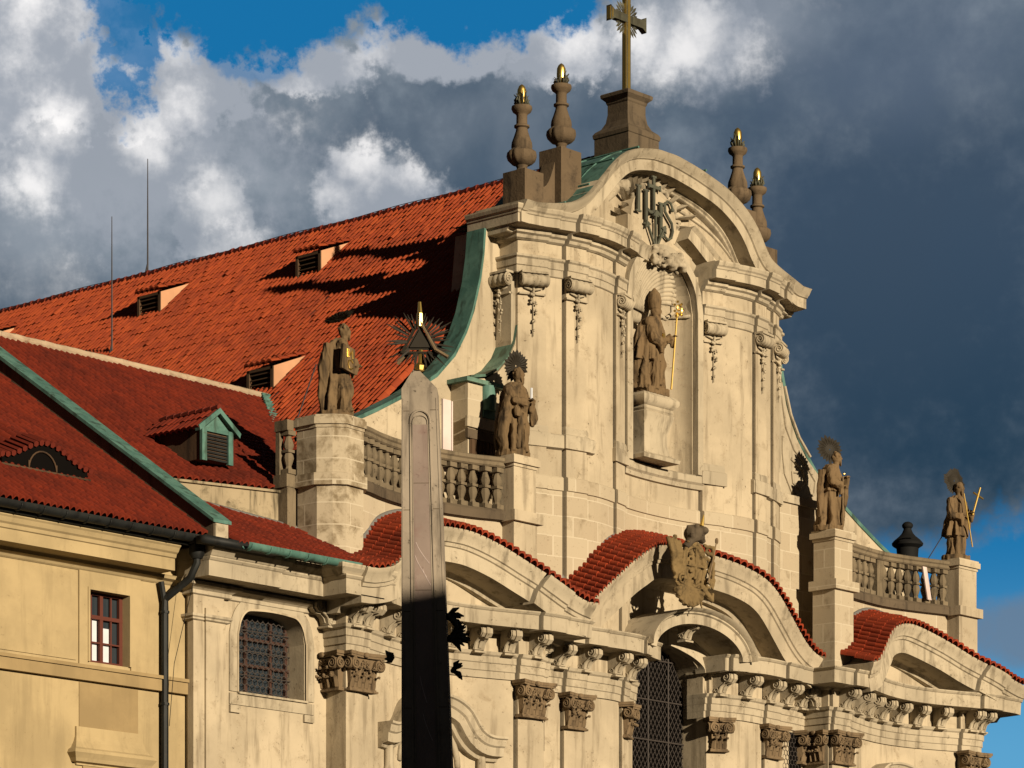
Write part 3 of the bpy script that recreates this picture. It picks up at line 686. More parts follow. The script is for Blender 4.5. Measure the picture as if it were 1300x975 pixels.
def garland_mesh():
    m = MB(); rr = random.Random(3)
    for k in range(5):
        z = -.30-.26*k; s_ = 1-.12*k
        for j in range(8): a = rr.uniform(0, 6.3); q = rr.uniform(.02, .11)*s_; m.ball((q*math.cos(a)*1.1, -.06-rr.uniform(0, .05), z+q*math.sin(a)), rr.uniform(.03, .055)*s_, 6, 4)
    for sx in (-1, 1): m.tube([(0, -.05, -.26), (sx*.14, -.06, -.22), (sx*.26, -.05, -.2)], [.04, .035, .015], 5)
    m.tube([(0, -.03, -.2), (0, -.05, -1.5)], .014, 4); return meshof(m, 'garland', 'trim', True)
GA = garland_mesh()
mbb = MB()
for i, (a, b) in enumerate(PU):
    c = (a+b)/2; w = b-a; y = fu(c)-.06; ang = math.atan((fu(c+.1)-fu(c-.1))/.2)
    ic = inst(IO[.74 if w > .7 else (.62 if w > .62 else .5)], 'ionic_capital', (c, y-.02, 25.93), ang, CH)
    inst(GA, 'garland', (c, y-.02, 25.93), ang, ic).location = (0, 0, 0)
    ic.children[0].rotation_euler = (0, 0, 0)
    sw = sweep([(a-.0, y+.2, -1, 0), (a-.0, fu(a)-.06, -1, -1), (b, fu(b)-.06, 1, -1), (b, y+.2, 1, 0)], [(.10, 21.5), (.10, 21.86), (.05, 21.9), (.05, 22.02), (.02, 22.1), (.0, 22.12)], .1)
    sw.build('pilaster_base', 'trim', CH)
sweep(fp([(x, fu(x)) for x in frange(-5.85, -3.45, 8)]), [(.0, 21.46), (.12, 21.5), (.12, 21.84), (.05, 21.88)], .1).build('base_ledge', 'trim', CH)
sweep(fp([(x, fu(x)) for x in frange(3.6, 5.85, 8)]), [(.0, 21.46), (.12, 21.5), (.12, 21.84), (.05, 21.88)], .1).build('base_ledge', 'trim', CH)
# side faces: pilaster and capital turned to the side
for x in (-5.97, 5.8): mb = MB(); mb.box(x, x+.17, 1.05, 1.75, 20.4, 25.9); mb.build('side_pilaster', 'trim', CH)
for s in (-1, 1):
    ic = inst(IO[.74], 'ionic_capital', (s*5.97, 1.4, 25.93), s*math.pi/2, CH); gi = inst(GA, 'garland', (0, 0, 0), 0, ic); gi.location = (0, 0, 0)
# upper entablature
pUl = [(-5.85, 2.3, -1, 0), (-5.85, planU[0][1], -1, -1)]+fp([p for p in planU[1:] if p[0] < -1.45])
pUr = fp([p for p in planU[:-1] if p[0] > 1.40])+[(5.85, planU[-1][1], 1, -1), (5.85, 2.3, 1, 0)]
UA = [(.02, 26.12), (.05, 26.14), (.05, 26.32), (.08, 26.34), (.08, 26.52), (.13, 26.56), (.13, 26.62), (.03, 26.63)]
UC = [(o_*(.74 if o_ > .3 else 1), z_) for o_, z_ in [(.03, 27.02), (.10, 27.06), (.12, 27.14), (.2, 27.18), (.2, 27.27), (.24, 27.30), (.68, 27.315), (.68, 27.55), (.72, 27.57), (.74, 27.62), (.8, 27.66), (.84, 27.74), (.84, 27.78)]]
for p in (pUl, pUr): sweep(p, UA).build('upper_architrave', 'trim', CH); sweep(p, UC).build('upper_cornice', 'trim', CH)
# curling cornice that sweeps up round the monogram
mb = archsweep([(-1.7, 27.76), (-1.4, 27.76), (-1.1, 27.74), (-.8, 27.72), (-.5, 27.74), (-.2, 27.82), (.1, 27.96)], lambda i, x: fu(x)+.28*(x+1.7)/1.8, [(.1, -.38), (.40, -.34), (.46, -.10), (.56, 0)], .1); mb.build('curling_cornice', 'trim', CH, 'auto')
YF = lambda z: .86      # leaning field that carries the monogram
def oval(q, n=40): return [(-.16+1.0*q*math.cos(2*math.pi*i/n), 28.66+.93*q*math.sin(2*math.pi*i/n)) for i in range(n)]
mb = MB(); o1 = oval(1.0); o2 = oval(1.08)
mb.quadgrid([[(x-.04, 1.5, z) for x, z in o2], [(x-.02, YF(z)+.25, z) for x, z in oval(1.01)], [(x, YF(z), z) for x, z in o1], [(x, YF(z)+.03, z) for x, z in oval(.9)]], closed_u=True)
for q0, q1 in ((.9, .6), (.6, .3), (.3, .02)): mb.quadgrid([[(x, YF(z)+.03, z) for x, z in oval(q)] for q in (q0, q1)], closed_u=True)
mb.build('monogram_scroll', 'stucco', CH, 'auto')
# --- gable
GAB = both([(0, 30.55), (.5, 30.53), (1.4, 30.33), (2.2, 29.98), (2.9, 29.50), (3.45, 28.98), (3.95, 28.45), (4.5, 28.14), (5.2, 27.95), (5.8, 27.87), (6.3, 27.86)])
GY = lambda x: fu(max(-5.85, min(5.85, x)))+.05
GYC = lambda x: GY(x)+.36+.07*math.exp(-(x/2.0)**2)
gw = [(x, GYC(x)) for x in frange(-5.4, 5.4, 60)]
wallmesh(gw, lambda x: 27.3, lambda x: max(27.4, interp(GAB, x)-.35), .8).build('gable_wall', 'stucco', CH, 'auto')
GP = [(.06, -.72), (.12, -.69), (.14, -.65), (.2, -.62), (.2, -.58), (.66, -.55), (.66, -.26), (.71, -.24), (.73, -.2), (.78, -.16), (.84, -.05), (.88, 0), (.8, .02)]
gpath = dense(GAB, .12); archsweep(gpath, lambda i, x: GY(x)+.42-.50*max(0, min(1, (abs(x)-4.2)/1.6)), [(o_, h) for o_, h in GP], 1.0).build('gable_cornice', 'trim', CH, 'auto')
archsweep([(x, z-.98) for x, z in gpath if .9 < x < 3.2], lambda i, x: GYC(x), [(.02, -.06), (.05, -.04), (.05, .02), (.02, .04)], .1).build('gable_bead', 'trim', CH, 'auto')
# copper vault behind the gable
mb = MB(); rows = [[(x, GY(x)-.32, z+.03), (x, 3.9, z+.03)] for x, z in dense(GAB, .2) if abs(x) < 5.45]; mb.quadgrid(rows); mb.quadgrid([[(a[0], a[1], a[2]-.12) for a in r] for r in rows])
for x in (-4.6, -3.6, -2.6, -1.5, 1.5, 2.6, 3.6, 4.6): mb.tube([(x, .3, interp(GAB, x)+.05), (x, 3.9, interp(GAB, x)+.05)], .035, 5)
for y in (.9, 2.2): mb.tube([(x, y, z+.045) for x, z in dense(GAB, .3) if abs(x) < 5.4], .02, 4)
mb.build('gable_roof', 'copper', CH, 'auto')
mb = MB(); mb.xz([(-5.3, 26), (5.3, 26)]+[(x, max(27.2, z-.2)) for x, z in reversed(dense(GAB, .3)) if abs(x) < 5.3], 3.3, 3.9); mb.build('gable_back_wall', 'stucco', CH)
# raking fragments beside the monogram
for s in (1,):
    fr_ = [(s*x, z) for x, z in ((.98, 28.66), (1.3, 28.50), (1.7, 28.25), (2.2, 27.95), (2.7, 27.68))]
    if s < 0: fr_ = fr_[::-1]
    archsweep(fr_, lambda i, x: .95, [(.05, -.62), (.12, -.54), (.16, -.46), (.56, -.42), (.56, -.1), (.60, -.06), (.66, 0)], .2).build('raking_fragment', 'trim', CH, 'auto')
# rays and cherub clouds
mb = MB(); rr = random.Random(5); CX_, CZ_ = -.02, 28.75
for i in range(30):
    a = 2*math.pi*i/30+.05; r0 = rr.uniform(.95, 1.05); r1 = r0+rr.uniform(.35, .75)*(1 if i % 2 else .75)
    if math.sin(a) < -.2 and math.cos(a) < -.1: continue
    d = Vector((math.cos(a), 0, math.sin(a)*.95)); q = Vector((-math.sin(a), 0, math.cos(a)))
    c = Vector((CX_, 0, CZ_)); p0 = c+d*r0; p1 = c+d*r1; p0.y = GYC(p0.x)-.10; p1.y = GYC(p1.x)-.16
    b = len(mb.v); mb.v += [tuple(p0+q*.03), tuple(p0-q*.03), tuple(p1-q*.075), tuple(p1+q*.075), tuple(p0+Vector((0, -.16, 0))), tuple(p1+Vector((0, -.20, 0)))]
    mb.f += [(b, b+4, b+5, b+3), (b+4, b+1, b+2, b+5), (b+3, b+5, b+2), (b, b+1, b+4)]
mb.build('ray_relief', 'trim', CH); mb = MB()
for i in range(150):
    a = rr.uniform(0, 6.28); r_ = rr.uniform(.92, 1.28)
    if math.cos(a) < -.55 and math.sin(a) < .4: continue
    z_ = CZ_+math.sin(a)*r_*.98
    mb.ball((CX_+math.cos(a)*r_, (YF(z_)+.12 if r_ < 1.05 else GYC(CX_+math.cos(a)*r_)-.02), z_), (rr.uniform(.05, .13), rr.uniform(.08, .16), rr.uniform(.05, .11)), 7, 5)
for i in range(10):
    a = rr.uniform(-1.0, 2.8); mb.spiral((CX_+math.cos(a)*1.25, GYC(CX_+math.cos(a)*1.25)-.10, CZ_+math.sin(a)*1.15), rr.uniform(.13, .2), 1.4, .045, (1, 0, 0), (0, 0, 1), (0, -1, 0), 18)
for i in range(60): mb.ball((rr.uniform(-.75, .65), .50+rr.uniform(-.15, .15), 27.5+rr.uniform(-.2, .25)), rr.uniform(.05, .12), 7, 5)
for i in range(9): mb.ball((-.5+.09*i, GYC(0)-.18, 29.98+.04*math.sin(i*2)), .10, 7, 5)
mb.tube([(-1.9, GYC(1)-.1, 28.9), (-1.6, GYC(1)-.2, 29.3), (-1.2, GYC(1)-.15, 29.6)], [.08, .16, .1], 8); mb.ball((-1.15, GYC(1)-.2, 29.5), (.17, .16, .19), 10, 7)
for k in range(5): mb.tube([(-1.7, GYC(1)-.15, 29.2), (-2.0+.12*k, GYC(1)-.18, 29.5+.05*k)], [.05, .03], 6)
remesh(mb, 'cloud_relief', 'trim', CH, .035, lambda co: .02*noise.noise(co*8))
# monogram IHS with cross above and three nails below
mb = MB(); ly = .70
def bar(x0, z0, x1, z1, w, y=ly, t=.028):
    w *= .82
    d = Vector((x1-x0, z1-z0)).normalized(); n_ = Vector((-d.y, d.x))*w/2
    mb.xz([(x0+n_.x, z0+n_.y), (x1+n_.x, z1+n_.y), (x1-n_.x, z1-n_.y), (x0-n_.x, z0-n_.y)], y-t, y+t)
for x, z0, z1 in ((-.72, 28.72, 29.42), (-.38, 28.42, 29.36), (.27, 28.2, 29.12)):
    bar(x, z0, x, z1, .13); bar(x-.11, z0, x+.11, z0, .06, ly-.003); bar(x-.11, z1, x+.11, z1, .06, ly-.003)
bar(-.38, 28.86, -.2, 28.78, .1, ly-.004); bar(-.2, 28.78, .05, 28.86, .1, ly-.006); bar(.05, 28.86, .27, 28.74, .1, ly-.008)
bar(-.05, 28.8, -.05, 29.80, .11, ly-.002); bar(-.3, 29.52, .22, 29.52, .11, ly-.009); bar(-.14, 29.80, .04, 29.80, .07, ly-.011)
for q in (-.3, .22): bar(q, 29.44, q, 29.6, .05, ly-.013)
S = [(.60+(x-.69)*1.15, 28.70+(z-28.66)*1.18) for x, z in [(.86, 28.98), (.78, 29.1), (.66, 29.12), (.55, 29.03), (.56, 28.86), (.68, 28.74), (.82, 28.62), (.86, 28.44), (.8, 28.27), (.67, 28.2), (.56, 28.26), (.52, 28.4), (.60, 28.46)]]
mb.tube([(x, ly, z) for x, z in S], [.03, .035, .04, .042, .045, .045, .045, .045, .042, .04, .035, .03, .03], 8)
mb.ball((.78, ly, 29.04), .06, 8, 6)
for a, top in ((0, 28.72), (-.38, 28.38), (.38, 28.38)):
    bar(a*.9, top, 0, 27.78, .07, ly-.03-abs(a)*.02); n_ = Vector((a*.9, top-27.78)).normalized()
    mb.xz([(a*.9-.13*n_.y, top-.02+.13*n_.x), (a*.9+n_.x*.16, top+n_.y*.16), (a*.9+.13*n_.y, top-.02-.13*n_.x)], ly-.06-abs(a)*.02, ly-.0)
mb.v = [(x-.22, y+.08, z+.06) for x, y, z in mb.v]; mb.build('monogram', 'letters', CH)
# vase pedestals on the gable shoulders
for s in (-1, 1):
    mb = MB(); mb.box(s*5.2-.38, s*5.2+.38, .9, 1.7, 27.6, 29.0); mb.box(s*3.9-.42, s*3.9+.42, .7, 1.5, 28.2, 29.82)
    q = [(s*4.85, 27.7), (s*4.85, 28.9)]+[(s*(4.85-.55*t), 28.55+.95*t**2+.1*(1-t)) for t in frange(0, 1, 6)]+[(s*4.3, 27.9)]
    mb.xz(q, .93, 1.4); mb.build('vase_pedestal', 'vase', CH)

# --- volute walls beside the upper storey
VOL = [(6.38, 27.3), (6.45, 26.6), (6.58, 25.9), (6.85, 25.0), (7.15, 24.35), (7.6, 23.65), (8.3, 22.98), (9.45, 22.28), (10.6, 21.68), (11.6, 21.2), (13.0, 20.6)]
def volz():
    out = []
    for a, b in zip(VOL[:-1], VOL[1:]):
        for k in range(4): out.append((a[0]+(b[0]-a[0])*k/4, a[1]+(b[1]-a[1])*k/4))
    out.append(VOL[-1]); return out
VZ = volz()
for s in (-1, 1):
    mb = MB(); mb.xz([(s*5.4, 16.4), (s*5.4, 27.3)]+[(s*x, z) for x, z in VZ]+[(s*13.0, 16.4)], 1.62, 2.08); mb.build('volute_wall', 'stucco', CH)
    mb = MB(); rows = []
    for i, (x, z) in enumerate(VZ):
        a = VZ[max(0, i-1)]; b = VZ[min(len(VZ)-1, i+1)]; t = Vector((b[0]-a[0], b[1]-a[1])).normalized(); n_ = Vector((-t.y, t.x)) ; n_ = n_ if n_.x > 0 else -n_
        rows.append([(s*(x+n_.x*h), y, z+n_.y*h) for (h, y) in ((.0, 1.58), (.10, 1.56), (.10, 2.2), (.0, 2.2))])
    mb.quadgrid(rows, closed_u=True); mb.build('volute_coping', 'copper', CH, 'auto')
    if s > 0: continue
    # inner buttress with its own curve
    q = [(5.72, 24.75), (5.85, 24.2), (6.1, 23.75), (6.5, 23.35), (7.0, 23.08), (7.6, 22.95)]
    mb = MB(); mb.xz([(s*5.4, 22.9), (s*5.4, 24.75)]+[(s*x, z) for x, z in q]+[(s*7.6, 22.9)], 1.02, 1.62); mb.build('buttress', 'stucco', CH)
    mb = MB(); rows = [[(s*(x+.05), y, z+h) for (h, y) in ((.03, .98), (.10, .96), (.10, 1.62), (.03, 1.62))] for x, z in q]; mb.quadgrid(rows, closed_u=True)
    mb.box(min(s*5.4, s*7.9), max(s*5.4, s*7.9), .88, 1.62, 22.86, 22.97); mb.build('buttress_coping', 'copper2', CH, 'auto')
    mb = MB(); mb.box(min(s*5.8, s*7.75), max(s*5.8, s*7.75), 1.0, 1.62, 20.4, 22.86); mb.build('buttress_base', 'ashlar', CH)
    mb = MB(); mb.box(min(s*5.8, s*7.85), max(s*5.8, s*7.85), .92, 1.0, 21.66, 21.95); mb.build('ledge', 'trim', CH)
    mb = MB(); mb.lathe([(.22, 22.2), (.22, 22.86)], (s*6.95, 1.0, 0), 12); mb.box(s*6.95-.22, s*6.95+.22, .95, 1.0, 22.0, 22.2); mb.build('copper_drum', 'copper', CH, 'auto')
mb = MB(); mb.box(-7.7, -6.4, .95, .99, 20.0, 21.35)
for i in range(9): mb.box(-7.66+.14*i, -7.55+.14*i, .93, .95, 20.0, 21.35)
mb.build('wooden_door', 'wood', CH)
mb = MB(); mb.box(-7.85, -6.3, .90, .999, 21.35, 21.6); mb.build('door_lintel', 'darkstone', CH)
# hook scroll on the right
mb = MB()
mb.xz([(5.8, 21.9), (8.5, 21.9), (8.62, 22.3), (8.15, 22.8), (7.5, 23.25), (6.95, 23.85), (6.55, 24.6), (6.35, 25.3), (5.8, 25.3)], 1.3, 1.62)
for pts in ([(6.3, 24.9), (6.5, 24.0), (6.9, 23.4), (7.5, 23.0), (7.95, 22.6), (7.9, 22.2), (7.4, 22.0), (6.8, 22.1), (6.45, 22.6), (6.35, 23.2), (6.35, 23.7)], [(6.75, 23.1), (7.3, 22.85), (7.5, 22.5), (7.2, 22.25), (6.85, 22.4), (6.8, 22.7), (7.05, 22.75)], [(6.45, 25.2), (6.75, 24.4), (7.15, 23.8), (7.7, 23.3)]):
    mb.tube([(x, 1.29, z) for x, z in pts], .05, 6)
mb.build('scroll_buttress', 'trim', CH)
mb = MB(); mb.box(5.8, 8.7, .98, 1.63, 16.4, 21.66); mb.build('buttress_base', 'ashlar', CH); mb = MB(); mb.box(5.8, 8.78, .90, 1.64, 21.66, 21.9); mb.build('ledge', 'trim', CH)

# ------------------------------------------------------------------ nave roof
NX, NZ, NM = 0, 30.8, .9
nn = Vector((-NM, 0, 1)).normalized()
def navP(u, v): return (-v*13.3, 34-u*31.6, NZ-NM*v*13.3), nn
tilesurf(navP, 150, 50, .145, 7, .014).build('nave_roof', 'tile', CH, smooth='auto')
mb = MB(); mb.quadgrid([[(0, 2.2, NZ+.02), (0, 34, NZ+.02)], [(13.3, 2.2, NZ-NM*13.3), (13.3, 34, NZ-NM*13.3)]]); mb.build('nave_roof_far_side', 'tile_old', CH)
mb = MB(); mb.box(-12.6, 12.6, 3.95, 33.5, 0, 18.8); mb.build('nave_wall', 'stucco', CH)
mb = MB(); y = 2.3; rr = random.Random(2)
while y < 34: mb.tube([(0, y, NZ+.07+rr.uniform(0, .03)), (0, y+.42, NZ+.04)], [.15, .12], 8); y += .36
mb.build('ridge_tiles', 'tile_old', CH, 'auto')
mb = MB(); mb.tube([(-.05, y, NZ+.20+.02*math.sin(y*1.3)) for y in frange(2.4, 33, 60)], .012, 4)
for y in frange(2.8, 33, 24): mb.tube([(0, y, NZ+.1), (0, y, NZ+.22)], .012, 4)
for y in (7.6, 9.9): mb.tube([(-v, y+v*.0, NZ-NM*v+.18) for v in frange(0, 12, 12)], .012, 4)
mb.build('lightning_conductor', 'rod', CH)
def dormer(x, y, w=1.02, h=.76, L=1.42):     # shed dormer on the nave slope, front facing west
    z = NZ+NM*x; y0, y1 = y-w/2, y+w/2; xt = x+L
    zt_ = z+h+.0; zr = NZ+NM*xt; d = None
    for yy in (y0, y1):
        D = MB(); D.poly([(x, z-.1), (x, zt_), (xt+.1, zr+.09), (xt, zr-.1)], lambda p, t: (p[0], t, p[1]), yy-.03, yy+.03)
        o_ = D.build('cheek' if d else 'nave_dormer', 'peach', d or CH); d = d or o_
    q = MB(); q.box(x+.12, x+.16, y0, y1, z, zt_); q.build('opening', 'dark', d)
    q = MB(); q.box(x-.03, x+.05, y0-.02, y0+.08, z, zt_); q.box(x-.03, x+.05, y1-.08, y1+.02, z, zt_); q.box(x-.03, x+.05, y0, y1, z-.04, z+.10); q.box(x-.03, x+.05, y0, y1, zt_-.08, zt_)
    for k in range(4): q.box(x+.0, x+.08, y0+.08, y1-.08, z+.17+.14*k, z+.20+.14*k)
    q.box(x-.28, x+.05, y0-.05, y1+.05, z-.22, z-.17); q.build('louvre', 'wood', d)
    def P(u, v): return (xt+.12-v*(L+.22), y1+.06-u*(w+.12), zr+.13+(zt_-zr-.03)*v*1.04), Vector((-.3, 0, 1)).normalized()
    tilesurf(P, 5, 5, .08, 6, .03).build('dormer_roof', 'tile', d, smooth='auto')
dormer(-2.48, 12.32); dormer(-2.5, 19.36); dormer(-8.0, 8.66); dormer(-2.5, 27.7)

# ------------------------------------------------------------------ lower front roof between church and house
FZ, FY, FM = 23.31, 8.1, .69
fn = Vector((0, -FM, 1)).normalized()
FR = thing('annex_roof', (-15, 5, 17), 'dark red tiled roof with one gabled green dormer, running into the nave roof', 'roof')
def frP(u, v):
    x = -18.35+u*9.9; yb_ = 2.12-1.25*max(0, min(1.25, (x+17.7)/4)); y = FY+(yb_-FY)*v; z = FZ+(18.98-FZ)*(v*1.06-.06*v**4)
    return (x, y, z), fn
tilesurf(frP, 54, 30, .11, 7, .03).build('roof_slope', 'tile_old', FR, smooth='auto')
mb = MB(); mb.quadgrid([[(-18.35, FY, FZ), (-8.3, FY, FZ)], [(-18.35, FY+6, FZ-4), (-8.3, FY+6, FZ-4)]]); mb.build('back_slope', 'tile_old', FR)
mb = MB(); x = -18.4; rr = random.Random(9)
while x < -8.5: mb.tube([(x, FY, FZ+.10+rr.uniform(-.01, .02)), (x+.36, FY, FZ+.08)], [.13, .15], 8); x += .33
mb.build('ridge_tiles', stucco('lichen_ridge', (.50, .38, .26), (.16, .07, .04), .9, .8, .2, seed=20), FR, 'auto')
vp = []
for y in frange(1.8, FY, 14): zf = FZ-FM*(FY-y)+.1; vp.append(((zf-NZ)/NM, y, zf))
mb = MB(); mb.quadgrid([[(p[0]-.30, p[1]-.02, p[2]+.10), (p[0]+.0, p[1]-.05, p[2]+.03), (p[0]+.12, p[1], p[2]+.16)] for p in vp])
for i in range(40):
    t = i/40*(len(vp)-1); a = vp[int(t)]; b_ = vp[min(len(vp)-1, int(t)+1)]; f = t-int(t); p = [a[k]+(b_[k]-a[k])*f for k in range(3)]
    mb.box(p[0]-.3, p[0]+.1, p[1]-.02, p[1]+.02, p[2]+.06, p[2]+.17)
mb.build('valley_flashing', 'copper', FR)
# gabled dormer
d0 = MB(); dx0, dx1, dy, dz = -16.42, -15.42, 2.0, 19.62
d0.xz([(dx0, dz), (dx1, dz), (dx1, dz+.82), ((dx0+dx1)/2, dz+1.22), (dx0, dz+.82)], dy+.05, dy+1.9); dm = d0.build('dormer', 'wood', FR)
q = MB()
q.box(dx0-.03, dx0+.13, dy-.03, dy+.06, dz-.04, dz+.80); q.box(dx1-.13, dx1+.03, dy-.03, dy+.06, dz-.04, dz+.80); q.box(dx0, dx1, dy-.02, dy+.06, dz+.70, dz+.80)
cxm = (dx0+dx1)/2; q.xz([(dx0+.1, dz+.8), (dx1-.1, dz+.8), (cxm, dz+1.12)], dy-.01, dy+.06)
for s in (-1, 1): q.xz([(cxm, dz+1.32), (cxm, dz+1.18), (cxm+s*.68, dz+.66), (cxm+s*.72, dz+.78)], dy-.12, dy+.06)
q.build('dormer_frame', 'copper', dm)
q = MB()
for k in range(8): q.box(dx0+.13, dx1-.13, dy+.0, dy+.045, dz+.0+.085*k, dz+.05+.085*k)
q.build('louvre', 'darkmetal', dm)
for s in (-1, 1):
    def P(u, v): return ((cxm+s*.70*v), dy-.1+(u if s < 0 else 1-u)*2.3, dz+1.27-.55*v), Vector((s*.6, 0, .8))
    tilesurf(P, 11, 2, .06, 6, .03).build('dormer_roof', 'tile_old', dm, smooth='auto')
q = MB(); yy = dy-.1
while yy < dy+2: q.tube([(cxm, yy, dz+1.33), (cxm, yy+.3, dz+1.31)], [.09, .075], 7); yy += .27
q.build('ridge_tiles', 'tile_old', dm, 'auto')
# stained low wall and small lower roof
mb = MB(); mb.xy([(-17.7, 2.0), (-13.7, .75), (-13.7, 1.3), (-17.7, 2.5)], 16.9, 18.88); mb.build('low_wall', 'mossy', FR)
mb = MB(); mb.xy([(-17.75, 1.93), (-13.7, .68), (-13.7, 1.3), (-17.75, 2.5)], 18.88, 18.94); mb.build('low_wall_coping', 'mossy', FR)
def lrP(u, v):
    x = -18.3+u*4.35; yt = 1.95-1.25*max(0, min(1, (x+17.7)/4)); y = yt+(-1.30-yt)*v; return (x, y, 16.86+.52*(y+1.30)), Vector((0, -.5, 1)).normalized()
tilesurf(lrP, 26, 9, .08, 6, .03).build('lower_roof_slope', 'tile_old', FR, smooth='auto')
mb = MB(); mb.tube([(-17.7+4*t, 1.86-1.25*t, 18.5-.62*t) for t in frange(0, 1, 10)], .10, 6); mb.build('mortar_flashing', 'flash', FR, True)
# copper gutter
mb = MB(); rows = []
for i in range(31):
    x = -18.2+4.0*i/30; rows.append([(x, -1.42+.13*math.cos(a), 16.82-.13*math.sin(a)*1.0-.0) for a in frange(-.2, math.pi+.2, 8)])
mb.quadgrid(rows); mb.quadgrid([[(p[0], p[1], p[2]+.01) for p in r] for r in rows])
for x in frange(-18.1, -14.3, 6): mb.tube([(x, -1.42+.145*math.cos(a), 16.82-.145*math.sin(a)) for a in frange(0, math.pi, 8)], .022, 5)
mb.quadgrid([[(-18.2, -1.40, 16.70), (-14.0, -1.40, 16.70)], [(-18.2, -1.10, 16.80), (-14.0, -1.10, 16.80)]])
tag(mb.build('copper_gutter', 'copper', None, True), 'green copper gutter along the eaves of the lowest red tiled strip', 'gutter')
# parapet wall with copper top
mb = MB(); mb.yz([(-1.05, 16.9), (-1.05, 17.3), (8.5, 23.52), (8.5, 16.9)], -18.9, -18.45); PW = thing('fire_wall', (-18.7, 3, 16.9), 'sloping parapet wall with green copper top between the two dark red roofs', 'parapet wall')
mb.build('wall_body', 'darkstone', PW)  # dark stone colour paints in the shade on its west side
mb = MB(); mb.yz([(-1.12, 17.28), (-1.12, 17.36), (8.5, 23.62), (8.5, 23.52)], -18.97, -18.38); mb.build('copper_coping', 'copper', PW)
mb = MB(); mb.box(-18.88, -18.47, -1.10, -1.052, 16.9, 17.27); mb.build('end_face', 'trim', PW)

# ------------------------------------------------------------------ yellow house
H = thing('yellow_house', (-24, 4, 0), 'ochre yellow townhouse with red framed window and dark red tiled roof', 'house')
HY = .35; hx0, hx1, hz0, hz1 = -21.6, -20.36, 13.81, 15.5
mb = MB(); mb.box(-32, hx0, HY, HY+.5, 0, 16.9); mb.box(hx1, -18.3, HY, HY+.5, 0, 16.9); mb.box(hx0, hx1, HY, HY+.5, hz1, 16.9); mb.box(hx0, hx1, HY, HY+.5, 0, hz0)
mb.box(-32, -18.52, HY+.5, 11, 0, 16.0); mb.build('wall', 'ochre', H)
mb = MB(); mb.box(-32, -18.4, HY-.14, HY, 13.34, 13.62); mb.box(-32, -18.38, HY-.19, HY, 13.62, 13.70); mb.build('string_course', 'ochre2', H)
mb = MB(); mb.box(hx0-.32, hx0-.06, HY-.045, HY, 13.70, 15.92); mb.box(hx1+.06, hx1+.36, HY-.045, HY, 13.70, 15.92); mb.box(hx0-.06, hx1+.06, HY-.045, HY, hz1+.06, 15.92)
mb.box(hx0-.06, hx0, HY-.07, HY+.0, hz0, hz1+.06); mb.box(hx1, hx1+.06, HY-.07, HY, hz0, hz1+.06); mb.box(hx0, hx1, HY-.07, HY, hz1, hz1+.06)
mb.box(-32, hx0-.40, HY-.03, HY, 13.8, 15.85); mb.build('window_surround', 'ochre', H)
mb = MB(); mb.box(hx0-.3, hx1+.3, HY-.02, HY, 12.2, 13.3); mb.build('panel', 'ochre2', H)
sweep([(hx0-.42, HY, -1, 0), (hx0-.42, HY-.06, -1, -1), (hx1+.42, HY-.06, 1, -1), (hx1+.42, HY, 1, 0)], [(-.1, 12.25), (-.02, 12.1), (.04, 11.9), (.12, 11.75), (.2, 11.7), (.24, 11.62), (.16, 11.5), (.12, 11.42), (-.15, 11.35)][::-1], .0).build('window_hood', 'ochre', H)
mb = MB(); mb.box(hx0-.2, hx1+.2, HY-.04, HY, 9, 11.4); mb.build('lower_surround', 'ochre2', H)
mb = MB(); mb.box(hx0, hx1, HY+.30, HY+.32, hz0, hz1); WI = mb.build('window', 'glass', H)
mb = MB()
for x, w in ((hx0+.05, .10), (-21.02, .10), (hx1-.05, .10)): mb.box(x-w/2, x+w/2, HY+.20, HY+.28, hz0, hz1)
for x in (-21.32, -20.7): mb.box(x-.02, x+.02, HY+.22, HY+.27, hz0, hz1)
for z, w in ((hz0+.04, .08), (hz1-.03, .07), (14.92, .09), (14.32, .035)): mb.box(hx0, hx1, HY+.195, HY+.285, z-w/2, z+w/2)
mb.build('window_frame', 'redframe', WI)
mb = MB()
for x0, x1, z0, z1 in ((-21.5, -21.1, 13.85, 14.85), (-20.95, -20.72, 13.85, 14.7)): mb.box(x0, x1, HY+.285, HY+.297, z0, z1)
mb.build('reflection_white', 'reflection_white', WI)  # white panels on the panes paint the reflection of a bright building
# house cornice, gutter, roof
HC = [(.02, 15.92), (.06, 15.95), (.10, 16.0), (.22, 16.04), (.24, 16.09), (.26, 16.12), (.68, 16.14), (.68, 16.42), (.72, 16.44), (.74, 16.52), (.79, 16.56), (.84, 16.66), (.88, 16.70), (.88, 16.76)]
sweep([(-32, HY, 0, -1), (-19.55, HY, .1, -1), (-19.55, HY+.6, .1, 0)], HC, .2).build('cornice', 'ochre', H)
sweep([(-20.2, HY+.02, 0, -1), (-18.5, HY+.02, 0, -1)], HC[:6], .2).build('cornice', 'ochre', H)
mb = MB(); mb.box(-32, -18.3, -.62, -.55, 16.74, 16.86); rows = []
for x in (-32, -17.2): rows.append([(x, -.75+.15*math.cos(a), 16.93-.14*math.sin(a)) for a in frange(-.2, math.pi+.2, 8)])
mb.quadgrid(rows); mb.quadgrid([[(p[0], p[1], p[2]+.012) for p in r] for r in rows]); mb.box(-32, -18.3, -.6, -.1, 16.86, 17.0)
for x in frange(-30, -18, 18): mb.tube([(x, -.75+.165*math.cos(a), 16.93-.155*math.sin(a)) for a in frange(0, math.pi, 8)], .018, 5)
mb.box(-19.4, -17.0, -1.30, -.98, 16.72, 16.9)
tag(mb.build('dark_gutter', 'darkmetal', None, True), 'dark metal gutter along the eaves of the yellow house', 'gutter')
hn = Vector((0, -.65, 1)).normalized()
